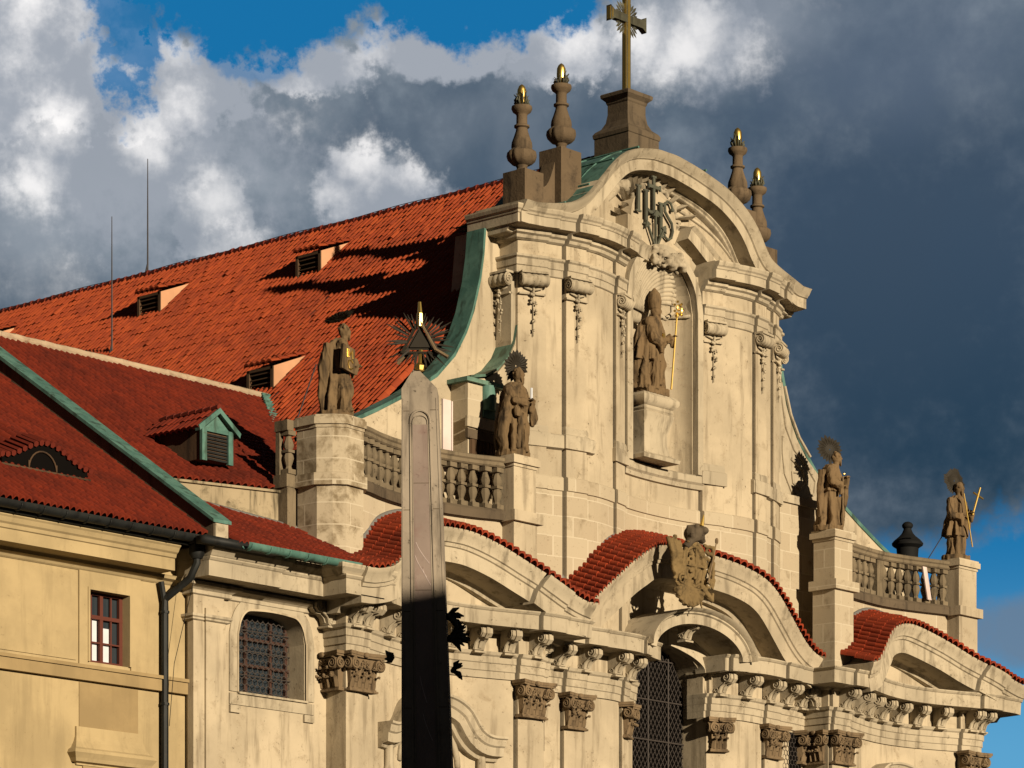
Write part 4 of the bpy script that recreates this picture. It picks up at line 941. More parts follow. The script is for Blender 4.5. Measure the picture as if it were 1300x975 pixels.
def eb(x, y):      # swell of the eyebrow dormer
    dx = (x+22.45)/1.35; dyy = (y-1.9)
    if abs(dx) > 1: return 0
    return .46*(math.cos(math.pi*dx)*.5+.5)*max(0, 1-max(0, dyy)/3.2) if y > 1.3 else 0
def hrP(u, v):
    x = -32+u*13.15; y = 9.2-v*10.0; return (x, y, 17.06+.65*(y+.7)+eb(x, y)), hn
tilesurf(hrP, 70, 40, .11, 7, .03).build('roof', 'tile_old', H, smooth='auto')
mb = MB(); mb.xz([(-23.75, 18.20), (-21.15, 18.20)]+[(x, 18.42+eb(x, 1.9)*.95) for x in frange(-21.15, -23.75, 20)], .90, .94)
mb.build('eyebrow_window', 'dark', H)
mb = MB()
for i in range(17):
    x = -23.8+2.7*i/16; z = 18.44+eb(x, 1.9)*.97; mb.tube([(x, .82, z-.02), (x, 1.5, z+.26)], [.075, .06], 6)
mb.build('eyebrow_tiles', 'tile_old', H, 'auto')
mb = MB(); mb.tube([(-23.8, .86, 18.2), (-21.1, .86, 18.2)], .03, 5); mb.tube([(-22.55+.42*math.cos(a), .87, 18.22+.44*math.sin(a)) for a in frange(0, math.pi, 12)], .022, 5)
for x in (-22.97, -22.13): mb.tube([(x, .87, 18.2), (x, .87, 18.4)], .02, 5)
mb.build('eyebrow_frame', 'wood', H, True)
# downpipe
mb = MB(); px_ = -19.32
mb.tube([(px_+.28, -.62, 16.85), (px_+.28, -.62, 16.35), (px_+.22, -.45, 16.0), (px_+.0, .18, 15.55), (px_, .2, 15.3), (px_, .2, 0)], .09, 8)
mb.lathe([(.13, 0), (.19, .12), (.19, .38), (.14, .42)], (px_+.28, -.62, 16.45), 10); mb.tube([(px_-.12, .2, 15.95), (px_-.02, .2, 15.5)], .07, 7)
for z in (15.2, 13.0, 10.8, 8.6): mb.tube([(px_, .2, z), (px_, .2, z+.06)], .11, 8)
mb.tube([(px_+.4, -.5, 16.3), (px_+.12, -.0, 14), (px_+.05, .1, 12.5)], .008, 4)
tag(mb.build('downpipe', 'darkmetal', None, 'auto'), 'black drainpipe down the yellow house beside its red framed window', 'drainpipe')

# ------------------------------------------------------------------ balustrades
RAIL = [(6.95, .05), (7.6, -.05), (8.4, .22), (9.3, .40), (10.2, .47), (11.1, .42), (12.0, .20), (12.7, -.05), (13.3, -.1)]
RAILR = [(6.95, -.02), (7.6, .1), (8.4, .32), (9.3, .45), (10.2, .52), (11.1, .42), (12.0, .22), (12.7, .03), (13.3, -.05)]
def bal_mesh():
    m = MB(); prof = [(.10, .12), (.085, .16), (.07, .2), (.10, .28), (.135, .40), (.12, .48), (.075, .55), (.075, .6), (.12, .66), (.135, .74), (.10, .86), (.07, .93), (.085, .97)]
    m.lathe(prof, (0, 0, 0), 8); m.box(-.13, .13, -.13, .13, 0, .12); m.box(-.13, .13, -.13, .13, .97, 1.09); m.box(-.11, .11, -.11, .11, .54, .61)
    return meshof(m, 'baluster', stucco('baluster_stone', (.23, .18, .115), (.06, .045, .027), .8, .7, .5, seed=21, bmp=.6), 'auto')
BAL = bal_mesh(); PEDTOP = 20.78
BT = bpy.data.materials['baluster_stone']
def ped(mb, x0, x1, y0, y1, dark=None):
    mb.box(x0, x1, y0, y1, 19.3, 20.5); mb.box(x0-.03, x1+.03, y0-.03, y1+.03, 20.47, 20.55); mb.box(x0-.09, x1+.09, y0-.09, y1+.09, 20.55, 20.72); mb.box(x0-.05, x1+.05, y0-.05, y1+.05, 20.72, 20.78)
    mb.box(x0-.02, x1+.02, y0-.02, y1+.02, 16.5, 19.02); mb.box(x0-.12, x1+.16, y0-.14, y1+.1, 19.02, 19.3)
def balustrade(s, lab, tab):
    B = thing('balustrade', (s*10, .4, 19), lab, 'balustrade'); f_ = lambda x: interp(tab, abs(x))
    a, b = (6.95, 13.3); xs = [s*x for x in frange(a, b, 24)]; xs.sort(); pth = [(x, f_(x)) for x in xs]
    sweep(fp(pth), [(-.02, 20.42), (.06, 20.44), (.10, 20.48), (.10, 20.56), (.14, 20.6), (.14, 20.68), (.08, 20.71)], .26).build('handrail', BT, B)
    sweep(fp(pth), [(.04, 19.02), (.14, 19.04), (.14, 19.26), (.06, 19.34)], .28).build('base_rail', 'darkstone', B)
    wallmesh([(x, y+.02) for x, y in pth], lambda x: 16.4, lambda x: 19.03, .3).build('dwarf_wall', 'ashlar', B)
    k = 7.66
    while k < 12.85:
        if not (9.95 < k < 10.35): inst(BAL, 'baluster', (s*k, f_(k)+.08, 19.34), 0, B)
        k += .345
    m = MB(); m.box(s*10.15-.18, s*10.15+.18, f_(10.15)-.05, f_(10.15)+.2, 19.34, 20.43); m.build('middle_post', BT, B)
    m = MB(); ped(m, *(sorted((s*6.62, s*7.5))), -.42, .35); m.build('inner_pedestal', 'ashlar' if s > 0 else 'stucco', B)
    m = MB()
    if s > 0: ped(m, 13.0, 13.95, -.42, .4); m.build('outer_pedestal', 'stucco', B)
    else:
        P8 = [(-14.36, .75), (-14.36, .05), (-14.12, -.28), (-13.85, -.5), (-13.15, -.42), (-12.9, -.1), (-12.9, .75)]
        def off(P_, d): c = (-13.6, .1); return [(c[0]+(x-c[0])*(1+d), c[1]+(y-c[1])*(1+d)) for x, y in P_]
        m.xy(P8, 19.32, 20.46); m.xy(off(P8, .04), 20.44, 20.52); m.xy(off(P8, .11), 20.52, 20.70); m.xy(off(P8, .05), 20.70, 20.76)
        m.xy(off(P8, -.02), 16.6, 19.0); m.xy(off(P8, .13), 19.0, 19.30)
        m.build('outer_pedestal', 'ashlar_old', B)
    if s < 0:     # short return towards the nave
        m = MB(); m.box(-14.72, -14.5, .72, 1.18, 20.42, 20.68); m.box(-14.74, -14.46, .72, 1.2, 19.0, 19.32); m.box(-14.7, -14.4, .74, 1.15, 16.4, 19.0); m.box(-14.70, -14.56, 1.02, 1.16, 19.3, 20.42); m.build('return_rail', BT, B)
        inst(BAL, 'baluster', (-14.54, .86, 19.34), 0, B)
    return B
balustrade(-1, 'weathered stone balustrade on the left side terrace, partly behind the obelisk', RAIL)
balustrade(1, 'weathered stone balustrade on the right side terrace with a pale plank among its balusters', RAILR)

# ------------------------------------------------------------------ statues
def robe(m, prof, nfold, seed, hem=.0):
    """prof: (z, rx, ry, cx, cy); folds deepen towards the hem"""
    rr = random.Random(seed); ph = [rr.uniform(0, 6.28) for _ in range(4)]; rows = []; N = 56; zmax = prof[-1][0]
    for i in range(len(prof)*5-4):
        t = i/5; k = min(len(prof)-2, int(t)); f = t-k; p = [prof[k][j]+(prof[k+1][j]-prof[k][j])*f for j in range(5)]
        z = p[0]; dep = .26*max(0, 1-z/zmax)**.6+.10; row = []
        for j in range(N):
            a = 2*math.pi*j/N; w = math.sin(nfold*a+ph[0]+z*1.3)*.6+math.sin((nfold*.6+2)*a+ph[1]-z*2.2)*.45+math.sin((nfold+5)*a+ph[2])*.25
            q = 1+dep*w; row.append((p[3]+p[1]*q*math.cos(a), p[4]+p[2]*q*math.sin(a), z))
        rows.append(row)
    b = len(m.v); m.quadgrid(rows, closed_u=True); m.f.append(tuple(range(b+N-1, b-1, -1))); e = len(m.v)-N; m.f.append(tuple(range(e, e+N)))
def head(m, c, face, r=.155, beard=True, hair=True, mitre=False):
    c = Vector(c); f = Vector((math.sin(face), -math.cos(face), 0)); sd = Vector((-f.y, f.x, 0)); up = Vector((0, 0, 1))
    rot = Matrix((sd, -f, up)).transposed()
    m.ball(c, (r*.82, r*.98, r*1.15), 16, 12, rot); m.ball(c+f*r*.5-up*r*.5, (r*.55, r*.5, r*.6), 12, 9, rot)
    m.ball(c+f*r*1.02-up*r*.08, (r*.14, r*.22, r*.30), 8, 6, rot)
    m.ball(c+f*r*.86+up*r*.22, (r*.55, r*.16, r*.10), 10, 6, rot)
    for s in (-1, 1): m.ball(c+f*r*.80+sd*s*r*.34+up*r*.06, r*.12, 7, 5); m.ball(c+sd*s*r*.82-up*r*.05, (r*.12, r*.22, r*.32), 7, 5, rot); m.ball(c+f*r*.72+sd*s*r*.4-up*r*.2, r*.2, 8, 6)
    m.ball(c+f*r*.9-up*r*.46, (r*.26, r*.12, r*.08), 8, 5, rot)
    m.tube([c-up*r*2.0-f*r*.1, c-up*r*.4], [r*.62, r*.55], 10)
    if beard:
        for i in range(9): m.tube([c+f*r*.75+sd*r*.12*(i-4)-up*r*.55, c+f*r*.85+sd*r*.09*(i-4)-up*r*(1.5+.15*math.sin(i*2.3))], [r*.2, r*.08], 6)
    if hair:
        rr = random.Random(int(c.x*10))
        for i in range(26):
            a = rr.uniform(0, 6.28); e = rr.uniform(-.1, 1.3); d = sd*math.cos(a)*math.cos(e)-f*math.sin(a)*math.cos(e)*1+up*math.sin(e)
            if d.dot(f) > .45 and e < .8: continue
            m.ball(c+Vector((d.x*r*.92, d.y*r*.98, d.z*r*1.1)), r*rr.uniform(.2, .3), 7, 5)
    return f, sd
def arm(m, sh, el, ha, r=.13, sleeve=True):
    sh, el, ha = Vector(sh), Vector(el), Vector(ha)
    m.ball(sh, r*1.15, 10, 7); m.tube([sh, el], [r*1.05, r*.85], 10); m.ball(el, r*.9, 9, 6)
    w = el+(ha-el)*.78; m.tube([el, el+(ha-el)*.6, w], [r*.85, r*.95 if sleeve else r*.5, r*1.0 if sleeve else r*.42], 10)
    if sleeve:
        m.tube([w, w-Vector((0, 0, .28))], [r*.8, r*.35], 8)
    hand(m, w, ha)
def hand(m, w, ha):
    d = (ha-w).normalized(); s = d.cross(Vector((0, 0, 1))); s = s.normalized() if s.length > .1 else Vector((1, 0, 0)); u = s.cross(d)
    m.ball(w+d*.07, (.058, .058, .05), 8, 6); m.tube([w, w+d*.1], [.045, .05], 8)
    for i in range(4):
        b = w+d*.10+s*(.033*(i-1.5)); L = (.075, .09, .085, .065)[i]; m.tube([b, b+d*L*.6-u*.012, b+d*L*.85-u*.05], [.019, .017, .013], 6)
    m.tube([w+d*.05+s*.05, w+d*.1+s*.095, w+d*.14+s*.09-u*.02], [.021, .019, .014], 6)
def folds(seed, amp=.016):
    def f(co):
        n_ = noise.noise(Vector((co.x*7+seed, co.y*7, co.z*2.2)))*.6+noise.noise(Vector((co.x*14, co.y*14+seed, co.z*5)))*.4
        r_ = 1-abs(2.2*noise.noise(Vector((co.x*6+seed*3, co.y*6, co.z*1.5+co.x*2))))
        return (amp*n_*2.2+amp*1.5*(max(0, r_)**3-.35))*(1 if co.z < 1.9 else .2)
    return f
def halo(par, c, r, face, tilt=0, n=26, mat='halo', name='halo'):
    m = MB(); rr = random.Random(4); f = Vector((math.sin(face), -math.cos(face), 0)); sd = Vector((-f.y, f.x, 0)); up = (Vector((0, 0, 1))*math.cos(tilt)+f*math.sin(tilt)).normalized()
    nrm = sd.cross(up)
    for i in range(n):
        a = 2*math.pi*i/n; d = sd*math.cos(a)+up*math.sin(a); q = Vector(c); L = r*rr.uniform(.85, 1.1)
        e = sd*(-math.sin(a))+up*math.cos(a); b = len(m.v)
        m.v += [tuple(q+d*.02+e*.02), tuple(q+d*.02-e*.02), tuple(q+d*L*.8-e*.055), tuple(q+d*L), tuple(q+d*L*.8+e*.055), tuple(q+d*L*.6+nrm*.03), tuple(q+d*L*.6-nrm*.03)]
        for k in (5, 6):
            for a_, b_ in ((0, 1), (1, 2), (2, 3), (3, 4), (4, 0)): m.f.append((b+a_, b+b_, b+k))
    m.tube([Vector(c)+(sd*math.cos(a)+up*math.sin(a))*.14 for a in frange(0, 6.283, 16)], .02, 5)
    return m.build(name, mat, par)
def plinth(m, r=.42, h=.2): m.xy([(r*1.15*math.cos(a)*(1+.05*math.sin(3*a)), r*.95*math.sin(a)) for a in frange(.1, 2*math.pi+.1, 10)[:-1]], 0, h)


def local(name, loc, label, cat, group=None, rot=0):      # a thing modelled round its own origin
    o = thing(name, loc, label, cat, group); ORG[o] = (0, 0, 0); o.rotation_euler = (0, 0, rot); return o
SG = 'saints on the terrace pedestals'
# leftmost: turned to the right, tablet with letters
S = local('saint_statue', (-13.6, .12, 20.76), 'stone saint in profile with gold letters on his tablet, standing against the orange roof', 'statue', SG)
m = MB(); plinth(m, .46, .16)
robe(m, [(.12, .36, .34, -.05, 0), (.5, .33, .32, -.04, 0), (.95, .30, .28, 0, 0), (1.3, .27, .25, .03, 0), (1.6, .30, .26, .05, 0), (1.9, .28, .22, .08, 0), (2.05, .15, .14, .12, -.02)], 7, 1)
m.tube([(-.22, .05, 1.88), (-.34, .1, 1.3), (-.38, .1, .5), (-.34, .1, .15)], [.12, .15, .12, .10], 9)
m.tube([(.05, -.2, 1.1), (.16, -.28, .7), (.0, -.28, .2)], [.17, .15, .10], 10); m.ball((.10, -.35, .2), (.13, .18, .07), 8, 6)
robe(m, [(1.18, 0.34, 0.29, 0.05, 0.00), (1.45, 0.33, 0.27, 0.05, 0.00), (1.75, 0.29, 0.24, 0.05, 0.00), (2.0, .17, .16, 0.05, 0.00)], 9, 23)
head(m, (.24, -.06, 2.26), 1.15, .155, True, True)
arm(m, (.0, -.24, 1.86), (.12, -.38, 1.45), (.46, -.30, 1.40)); arm(m, (.22, .2, 1.84), (.36, .1, 1.45), (.50, -.18, 1.34))
remesh(m, 'figure', 'statue', S, .019, folds(1))
t = MB(); t.poly([(-.32, 1.18), (.18, 1.10), (.20, 1.72), (-.26, 1.80)], lambda p, k: (p[0], k+p[0]*.10, p[1]), -.50, -.42); t.build('tablet', 'statue', S)
l = MB()
def st(pts, w=.018): l.tube([(p[0], -.52+p[0]*.10, p[1]) for p in pts], w, 5)
st([(-.14, 1.48), (-.14, 1.68)]); st([(-.08, 1.47), (-.07, 1.68), (.0, 1.54), (.07, 1.67), (.09, 1.46)]); st([(.10, 1.36), (.03, 1.42), (-.06, 1.40), (-.09, 1.30), (-.05, 1.21), (.03, 1.19), (.10, 1.24)])
l.build('lettering', 'gold', S)
halo(S, (.10, -.02, 2.60), .42, .5, 1.25, 22)
t = MB(); t.tube([(-.45, .25, 1.35), (-.85, .5, 0)], .018, 5); t.build('support_rod', 'rod', S)
# second: bearded saint facing the square, holding his cloak and a candle
S = local('saint_statue', (-7.06, .0, 20.78), 'bearded stone saint with ray halo and white candle, right end of left balustrade', 'statue', SG)
m = MB(); plinth(m, .46, .16)
robe(m, [(.12, .42, .36, -.04, 0), (.5, .40, .34, -.05, 0), (1.0, .37, .31, -.05, 0), (1.35, .31, .27, -.02, -.02), (1.6, .34, .27, 0, -.03), (1.85, .30, .22, .02, -.04), (2.0, .15, .14, .06, -.06)], 8, 2)
m.tube([(-.32, -.15, 1.55), (-.45, -.1, 1.0), (-.5, -.05, .5), (-.42, -.1, .15)], [.13, .15, .16, .1], 9)
m.tube([(.0, -.3, 1.25), (.1, -.36, .8), (.05, -.34, .25)], [.10, .12, .1], 9); m.tube([(-.12, -.32, 1.2), (-.10, -.38, .9), (-.22, -.36, .2)], [.06, .09, .08], 8)
robe(m, [(1.18, 0.40, 0.34, 0.00, -0.03), (1.45, 0.38, 0.32, 0.00, -0.03), (1.75, 0.34, 0.28, 0.00, -0.03), (2.0, .17, .16, 0.00, -0.03)], 9, 21)
head(m, (.10, -.10, 2.22), .35, .16, True, True)
arm(m, (-.26, -.08, 1.80), (-.30, -.34, 1.45), (.14, -.44, 1.42)); arm(m, (.32, -.02, 1.80), (.44, -.22, 1.42), (.22, -.46, 1.52))
m.tube([(.36, -.34, 1.4), (.42, -.36, 1.05), (.36, -.34, .85)], [.10, .13, .07], 9)
m.box(-.34, -.18, -.44, -.34, 1.02, 1.26); m.box(-.08, .10, -.46, -.38, .86, 1.14)
remesh(m, 'figure', 'statue', S, .019, folds(2))
halo(S, (.18, .06, 2.50), .42, -.25, .35, 22)
t = MB(); t.tube([(.24, -.44, 1.5), (.26, -.42, 1.85)], .035, 6); t.build('candle', 'reflection_white', S)  # candle borrows the white made for the window reflection
# third: beside the right wall, turned right
S = local('saint_statue', (6.98, .05, 20.78), 'dark stone saint looking right with ray halo, left end of right balustrade', 'statue', SG)
m = MB(); plinth(m, .44, .16)
robe(m, [(.12, .36, .33, -.02, 0), (.5, .31, .30, 0, 0), (1.0, .27, .26, 0, 0), (1.35, .27, .25, .02, 0), (1.6, .33, .27, .03, -.02), (1.85, .30, .22, .05, -.03), (2.02, .15, .14, .10, -.04)], 6, 3)
m.tube([(-.3, 0, 1.8), (-.38, .05, 1.2), (-.34, .08, .4)], [.13, .10, .09], 9); m.tube([(.12, -.22, 1.0), (.2, -.3, .6), (.22, -.28, .18)], [.14, .11, .09], 9)
robe(m, [(1.18, 0.37, 0.31, 0.04, -0.02), (1.45, 0.36, 0.30, 0.04, -0.02), (1.75, 0.32, 0.26, 0.04, -0.02), (2.0, .17, .16, 0.04, -0.02)], 9, 22)
head(m, (.22, -.10, 2.22), .95, .155, True, True)
arm(m, (-.22, -.2, 1.80), (-.34, -.36, 1.42), (.10, -.45, 1.32)); arm(m, (.30, .02, 1.82), (.50, -.16, 1.50), (.36, -.40, 1.62))
m.tube([(.42, -.28, 1.5), (.44, -.25, 1.1), (.46, -.18, .7)], [.09, .10, .05], 8)
remesh(m, 'figure', 'statue', S, .019, folds(3))
halo(S, (.06, .02, 2.46), .44, -.55, -.1, 20)
t = MB(); t.tube([(.12, -.42, 1.62), (.10, -.42, .2)], .022, 5); t.build('staff', 'brown', S); t = MB(); t.ball((.18, -.42, 1.7), .035, 7, 5); t.build('gilt_knob', 'gold', S)
# fourth: outermost right, with crucifix and long staff
S = local('saint_statue', (13.45, .0, 20.78), 'stone saint holding up a gold cross and a long gold staff, outermost on the right', 'statue', SG)
m = MB(); plinth(m, .44, .16)
robe(m, [(.12, .30, .28, 0, 0), (.45, .27, .26, 0, 0), (.8, .30, .28, 0, 0)], 6, 4)
robe(m, [(.74, .40, .33, 0, 0), (1.1, .35, .29, 0, 0), (1.45, .29, .25, 0, -.02), (1.7, .34, .26, 0, -.02), (1.88, .30, .22, 0, -.02), (2.02, .14, .14, 0, -.03)], 9, 5)
head(m, (.04, -.08, 2.24), .25, .16, True, True)
arm(m, (-.32, -.02, 1.80), (-.42, -.10, 1.35), (-.10, -.42, 1.30)); arm(m, (.34, -.02, 1.80), (.54, -.12, 1.42), (.28, -.42, 1.50))
m.tube([(.48, -.1, 1.4), (.52, -.08, 1.05)], [.16, .08], 9)
remesh(m, 'figure', 'statue', S, .019, folds(4))
halo(S, (.02, .08, 2.50), .42, -.25, -.1, 34)
t = MB(); t.tube([(.26, -.44, 1.42), (.58, -.50, 2.30)], .032, 6); t.tube([(.26, -.48, 2.10), (.76, -.48, 1.98)], .032, 6); t.build('gold_cross', 'gold', S)
t = MB(); t.tube([(-.24, -.46, 2.0), (.22, -.46, .42)], .022, 6); t.build('gold_staff', 'gold', S)
t = MB(); t.tube([(-.35, .2, .85), (-.75, .55, 0)], .016, 5); t.build('support_rod', 'rod', S)
# bishop in the niche on his pedestal
S = local('bishop_statue', (-.60, .70, 23.62), 'brown stone bishop with mitre and gold crosier standing in the tall shell niche', 'statue')
m = MB(); m.xy([(-.48, -.42), (.45, -.42), (.5, .3), (-.5, .3)], 0, .2)
robe(m, [(.12, .52, .42, -.14, 0), (.5, .46, .38, -.12, 0), (1.0, .40, .34, -.06, 0), (1.4, .40, .34, .0, 0), (1.75, .44, .33, .02, -.02), (2.05, .37, .28, .06, -.02), (2.24, .18, .17, .14, -.04)], 7, 6)
m.tube([(.12, -.2, 1.35), (.22, -.28, .9), (.15, -.26, .3)], [.16, .15, .1], 10); m.tube([(-.35, .0, 1.9), (-.45, .0, 1.3), (-.5, .0, .3)], [.12, .13, .12], 8)
robe(m, [(.95, .50, .38, -.06, 0), (1.3, .50, .38, -.02, 0), (1.7, .46, .34, .03, -.02), (2.0, .38, .28, .06, -.02), (2.22, .17, .16, .13, -.04)], 8, 24)
head(m, (.20, -.10, 2.42), .85, .155, True, False)
for sx in (-1, 1):
    pass
m.tube([(.20, -.08, 2.50), (.19, -.08, 2.68), (.18, -.08, 2.88), (.17, -.08, 3.06)], [.165, .20, .165, .03], 14); m.tube([(.20, -.08, 2.48), (.20, -.08, 2.55)], [.17, .175], 12)
arm(m, (-.20, -.2, 2.0), (-.26, -.42, 1.55), (.06, -.52, 1.38), .15); arm(m, (.36, .02, 2.0), (.50, -.16, 1.62), (.70, -.36, 1.74), .13)
remesh(m, 'figure', 'statue', S, .019, folds(6))
t = MB(); t.tube([(.50, -.42, .22), (.78, -.40, 2.35)], [.03, .026], 6); t.spiral((.86, -.40, 2.55), .17, 1.3, .04, (-1, 0, 0), (0, 0, 1), (0, -.1, 0), 22, -.9, -1)
for i in range(7): t.ball((.86+.2*math.cos(i*.9), -.4, 2.55+.2*math.sin(i*.9)), .04, 6, 4)
t.ball((.78, -.4, 2.34), .06, 8, 6); t.build('crosier', 'gold', S)
t = MB(); t.tube([(.08, -.36, 1.72), (.18, -.38, 1.67), (.30, -.34, 1.70)], .02, 5); t.box(.14, .22, -.42, -.37, 1.62, 1.74); t.build('gilt_clasp', 'gold', S)
P_ = local('statue_pedestal', (-.60, .74, 21.76), 'curved stone pedestal carrying the bishop in the niche', 'pedestal'); m = MB()
pr = [(.78, 0), (.80, .1), (.58, .2), (.50, .5), (.50, .8), (.62, 1.15), (.66, 1.32), (.60, 1.36), (.64, 1.42), (.62, 1.5), (.72, 1.56), (.78, 1.66), (.78, 1.76), (.66, 1.86)]
m.quadgrid([[(-q, -q*.82+.1, z), (q, -q*.82+.1, z), (q, .5, z), (-q, .5, z)] for q, z in pr], closed_u=True); k = len(m.v); m.f += [(3, 2, 1, 0), (k-4, k-3, k-2, k-1)]
m.build('pedestal_body', 'trim', P_, 'auto')

# ------------------------------------------------------------------ vases with gilded flames, cross
def vase():
    m = MB(); prof = [(.24, 0), (.26, .06), (.20, .12), (.16, .2), (.20, .30), (.33, .36), (.44, .48), (.48, .62), (.46, .76), (.36, .84), (.33, .88), (.345, .96), (.33, 1.1), (.26, 1.3), (.20, 1.5), (.185, 1.6), (.25, 1.64), (.25, 1.70), (.18, 1.74), (.175, 2.05), (.2, 2.1), (.30, 2.18), (.34, 2.28), (.33, 2.36), (.22, 2.38)]
    prof = [(r*.84, z*.78) for r, z in prof]; m.lathe(prof, (0, 0, 0), 36, 11, (.26, .67)); return meshof(m, 'vase_body', 'vase', 'auto')
def flame():
    m = MB(); rr = random.Random(8)
    m.lathe([(.10, 0), (.15, .15), (.15, .4), (.14, .6), (.09, .72), (.02, .78)], (0, 0, 0), 10); core = meshof(m, 'gilded_flame', 'gold', True)
    m = MB()
    for i in range(14):
        a = i*2.4; h = rr.uniform(.2, .5); d = Vector((math.cos(a), math.sin(a), 0)); m.tube([d*.12, d*.22+Vector((0, 0, h*.5)), d*.17+Vector((0, 0, h*.8)), d*.25+Vector((0, 0, h))], [.03, .035, .025, .006], 5)
    return core, meshof(m, 'flame_tongues', 'bronze', True)
VM = vase(); FL, FT = flame()
for x, y, z, lb in ((-5.2, 1.35, 28.98, 'outer'), (-3.9, 1.06, 29.80, 'inner'), (3.9, 1.06, 29.80, 'inner'), (5.2, 1.35, 28.98, 'outer')):
    lab = {(-1, 'outer'): 'stone flame vase on the left shoulder of the gable, lower and nearer the roof', (-1, 'inner'): 'taller standing stone flame vase left of the gable crown, gilt flame shining', (1, 'inner'): 'stone flame vase behind the right curve of the gable, the higher one there', (1, 'outer'): 'stone flame vase low on the right shoulder of the gable against the slate cloud'}[(1 if x > 0 else -1, lb)]
    V = local('flame_vase', (x, y, z), lab, 'vase', 'flame vases on the gable'); vb = inst(VM, 'vase_body', (0, 0, 0), 0, V)
    f1 = inst(FL, 'gilded_flame', (0, 0, 1.84), x, V, (.85, .85, .78)); f2 = inst(FT, 'flame_tongues', (0, 0, 1.84), x*2, V, (.9, .9, .8))
X = local('gable_cross', (.0, 2.0, 31.0), 'tall bronze and gilt cross with rays on its dark stone base at the gable top', 'cross')
m = MB(); hw = 1.02; pr = [(1.02, -.9), (1.02, .18), (1.06, .2), (1.08, .3), (1.0, .38), (.8, .48), (.66, .66), (.60, .9), (.60, 1.16), (.64, 1.2), (.66, 1.26), (.82, 1.36), (.84, 1.44), (.80, 1.47), (.3, 1.55)]
m.quadgrid([[(-q*.66, -q*.62, z), (q*.66, -q*.62, z), (q*.66, q*.62, z), (-q*.66, q*.62, z)] for q, z in pr], closed_u=True); k = len(m.v); m.f += [(k-4, k-3, k-2, k-1)]
m.build('cross_base', 'darkstone', X)
m = MB(); m.box(-.09, .09, -.08, .08, 1.5, 4.9)
m.xz([(-.78, 3.42), (-.78, 3.86), (-.62, 3.76), (-.1, 3.74), (.1, 3.74), (.62, 3.76), (.78, 3.86), (.78, 3.42), (.62, 3.52), (-.62, 3.52)], -.09, .09)
m.build('cross_shaft', 'bronze', X)
m = MB(); m.box(-.045, .045, -.10, -.081, 1.55, 4.85); m.box(-.115, -.092, -.07, .07, 1.55, 4.85); m.xz([(-.74, 3.5), (-.74, 3.78), (-.70, 3.74), (-.70, 3.54)], -.11, -.092); m.box(-.80, -.782, -.07, .07, 3.46, 3.82); m.build('gilt_edging', 'gold', X)
m = MB()
for q in range(4):
    for j in range(5):
        a = R(90*q+22+11.5*j); L = .62-.05*abs(j-2); d = Vector((math.cos(a), 0, math.sin(a))); e = Vector((-d.z, 0, d.x)); c = Vector((0, 0, 3.64)); b = len(m.v)
        m.v += [tuple(c+d*.12), tuple(c+d*L*.8-e*.045), tuple(c+d*L), tuple(c+d*L*.8+e*.045), tuple(c+d*L*.7+Vector((0, -.03, 0))), tuple(c+d*L*.7+Vector((0, .03, 0)))]
        for k in (4, 5):
            for a_, b_ in ((0, 1), (1, 2), (2, 3), (3, 0)): m.f.append((b+a_, b+b_, b+k))
m.build('rays', M['bronze'], X)

# ------------------------------------------------------------------ coat of arms on the central pediment
K = local('coat_of_arms', (-1.05, -1.30, 17.72), 'carved coat of arms with dark crest and slanting lance on the central curved pediment', 'coat of arms')
m = MB(); rr = random.Random(12)
m.ball((.12, .25, .85), (.46, .22, .62), 14, 10)
for q in (1.0, .82): m.tube([(.12+.50*q*math.cos(a), .08, .86+.66*q*math.sin(a)) for a in frange(0, 2*math.pi*.99, 26)], .055*q, 6)
m.tube([(.12, .02, .35), (.12, .0, 1.4)], .03, 5); m.tube([(-.3, .02, .86), (.5, .02, .86)], .03, 5)
for k in range(4): m.tube([(-.95+.13*k, .15-.03*k, 1.55-.02*k), (-.90+.12*k, .02, 1.15), (-.78+.10*k, .1, .75), (-.7+.1*k, .05, .4)], [.06, .075, .065, .04], 7)
for i in range(9): a = math.pi*(1.08+.84*i/8); m.tube([(-.25, .1, .35), (-.28+.3*math.cos(a), -.02, .25+.25*math.sin(a)), (-.28+.62*math.cos(a), -.08, .2+.52*math.sin(a))], [.05, .07, .085], 7)
for k in range(5): m.tube([(.55+.05*k, .1, 1.5-.16*k), (.85, .0, 1.45-.22*k), (.78, -.04, 1.18-.22*k)], [.05, .08, .04], 7)
m.tube([(.4, .1, .4), (.62, .0, .1), (.78, .0, .0), (.82, .0, .2)], [.08, .1, .09, .05], 7); m.tube([(.3, .1, .2), (.36, .0, -.28)], [.08, .03], 6)
for i in range(46): m.ball((rr.uniform(-.8, .85), rr.uniform(-.02, .12), rr.uniform(.0, 1.6)), rr.uniform(.03, .07), 6, 4)
for sx in (-.55, .62): m.spiral((sx, -.02, .42), .17, 1.6, .045, (1, 0, 0), (0, 0, 1), (0, -1, 0), 22)
remesh(m, 'shield', stucco('carved_crest_stone', (.25, .17, .075), (.035, .024, .012), .95, .9, .5, seed=30, bmp=1), K, .022, lambda co: .02*noise.noise(co*12))
m = MB(); m.ball((.18, .15, 1.78), (.30, .28, .24), 12, 8); m.ball((.34, -.05, 1.86), (.14, .2, .12), 8, 6); m.tube([(-.25, .1, 1.35), (0, .05, 1.62), (.3, .05, 1.72), (.55, .1, 1.6)], [.1, .14, .15, .08], 8)
for i in range(24): m.ball((rr.uniform(-.1, .5), rr.uniform(-.1, .3), rr.uniform(1.6, 2.0)), rr.uniform(.05, .1), 6, 4)
remesh(m, 'crest', 'darkstone', K, .028)
m = MB(); m.tube([(.34, .0, 2.0), (.42, -.02, 2.32)], [.07, .01], 6); m.build('gilt_tip', 'gold', K)
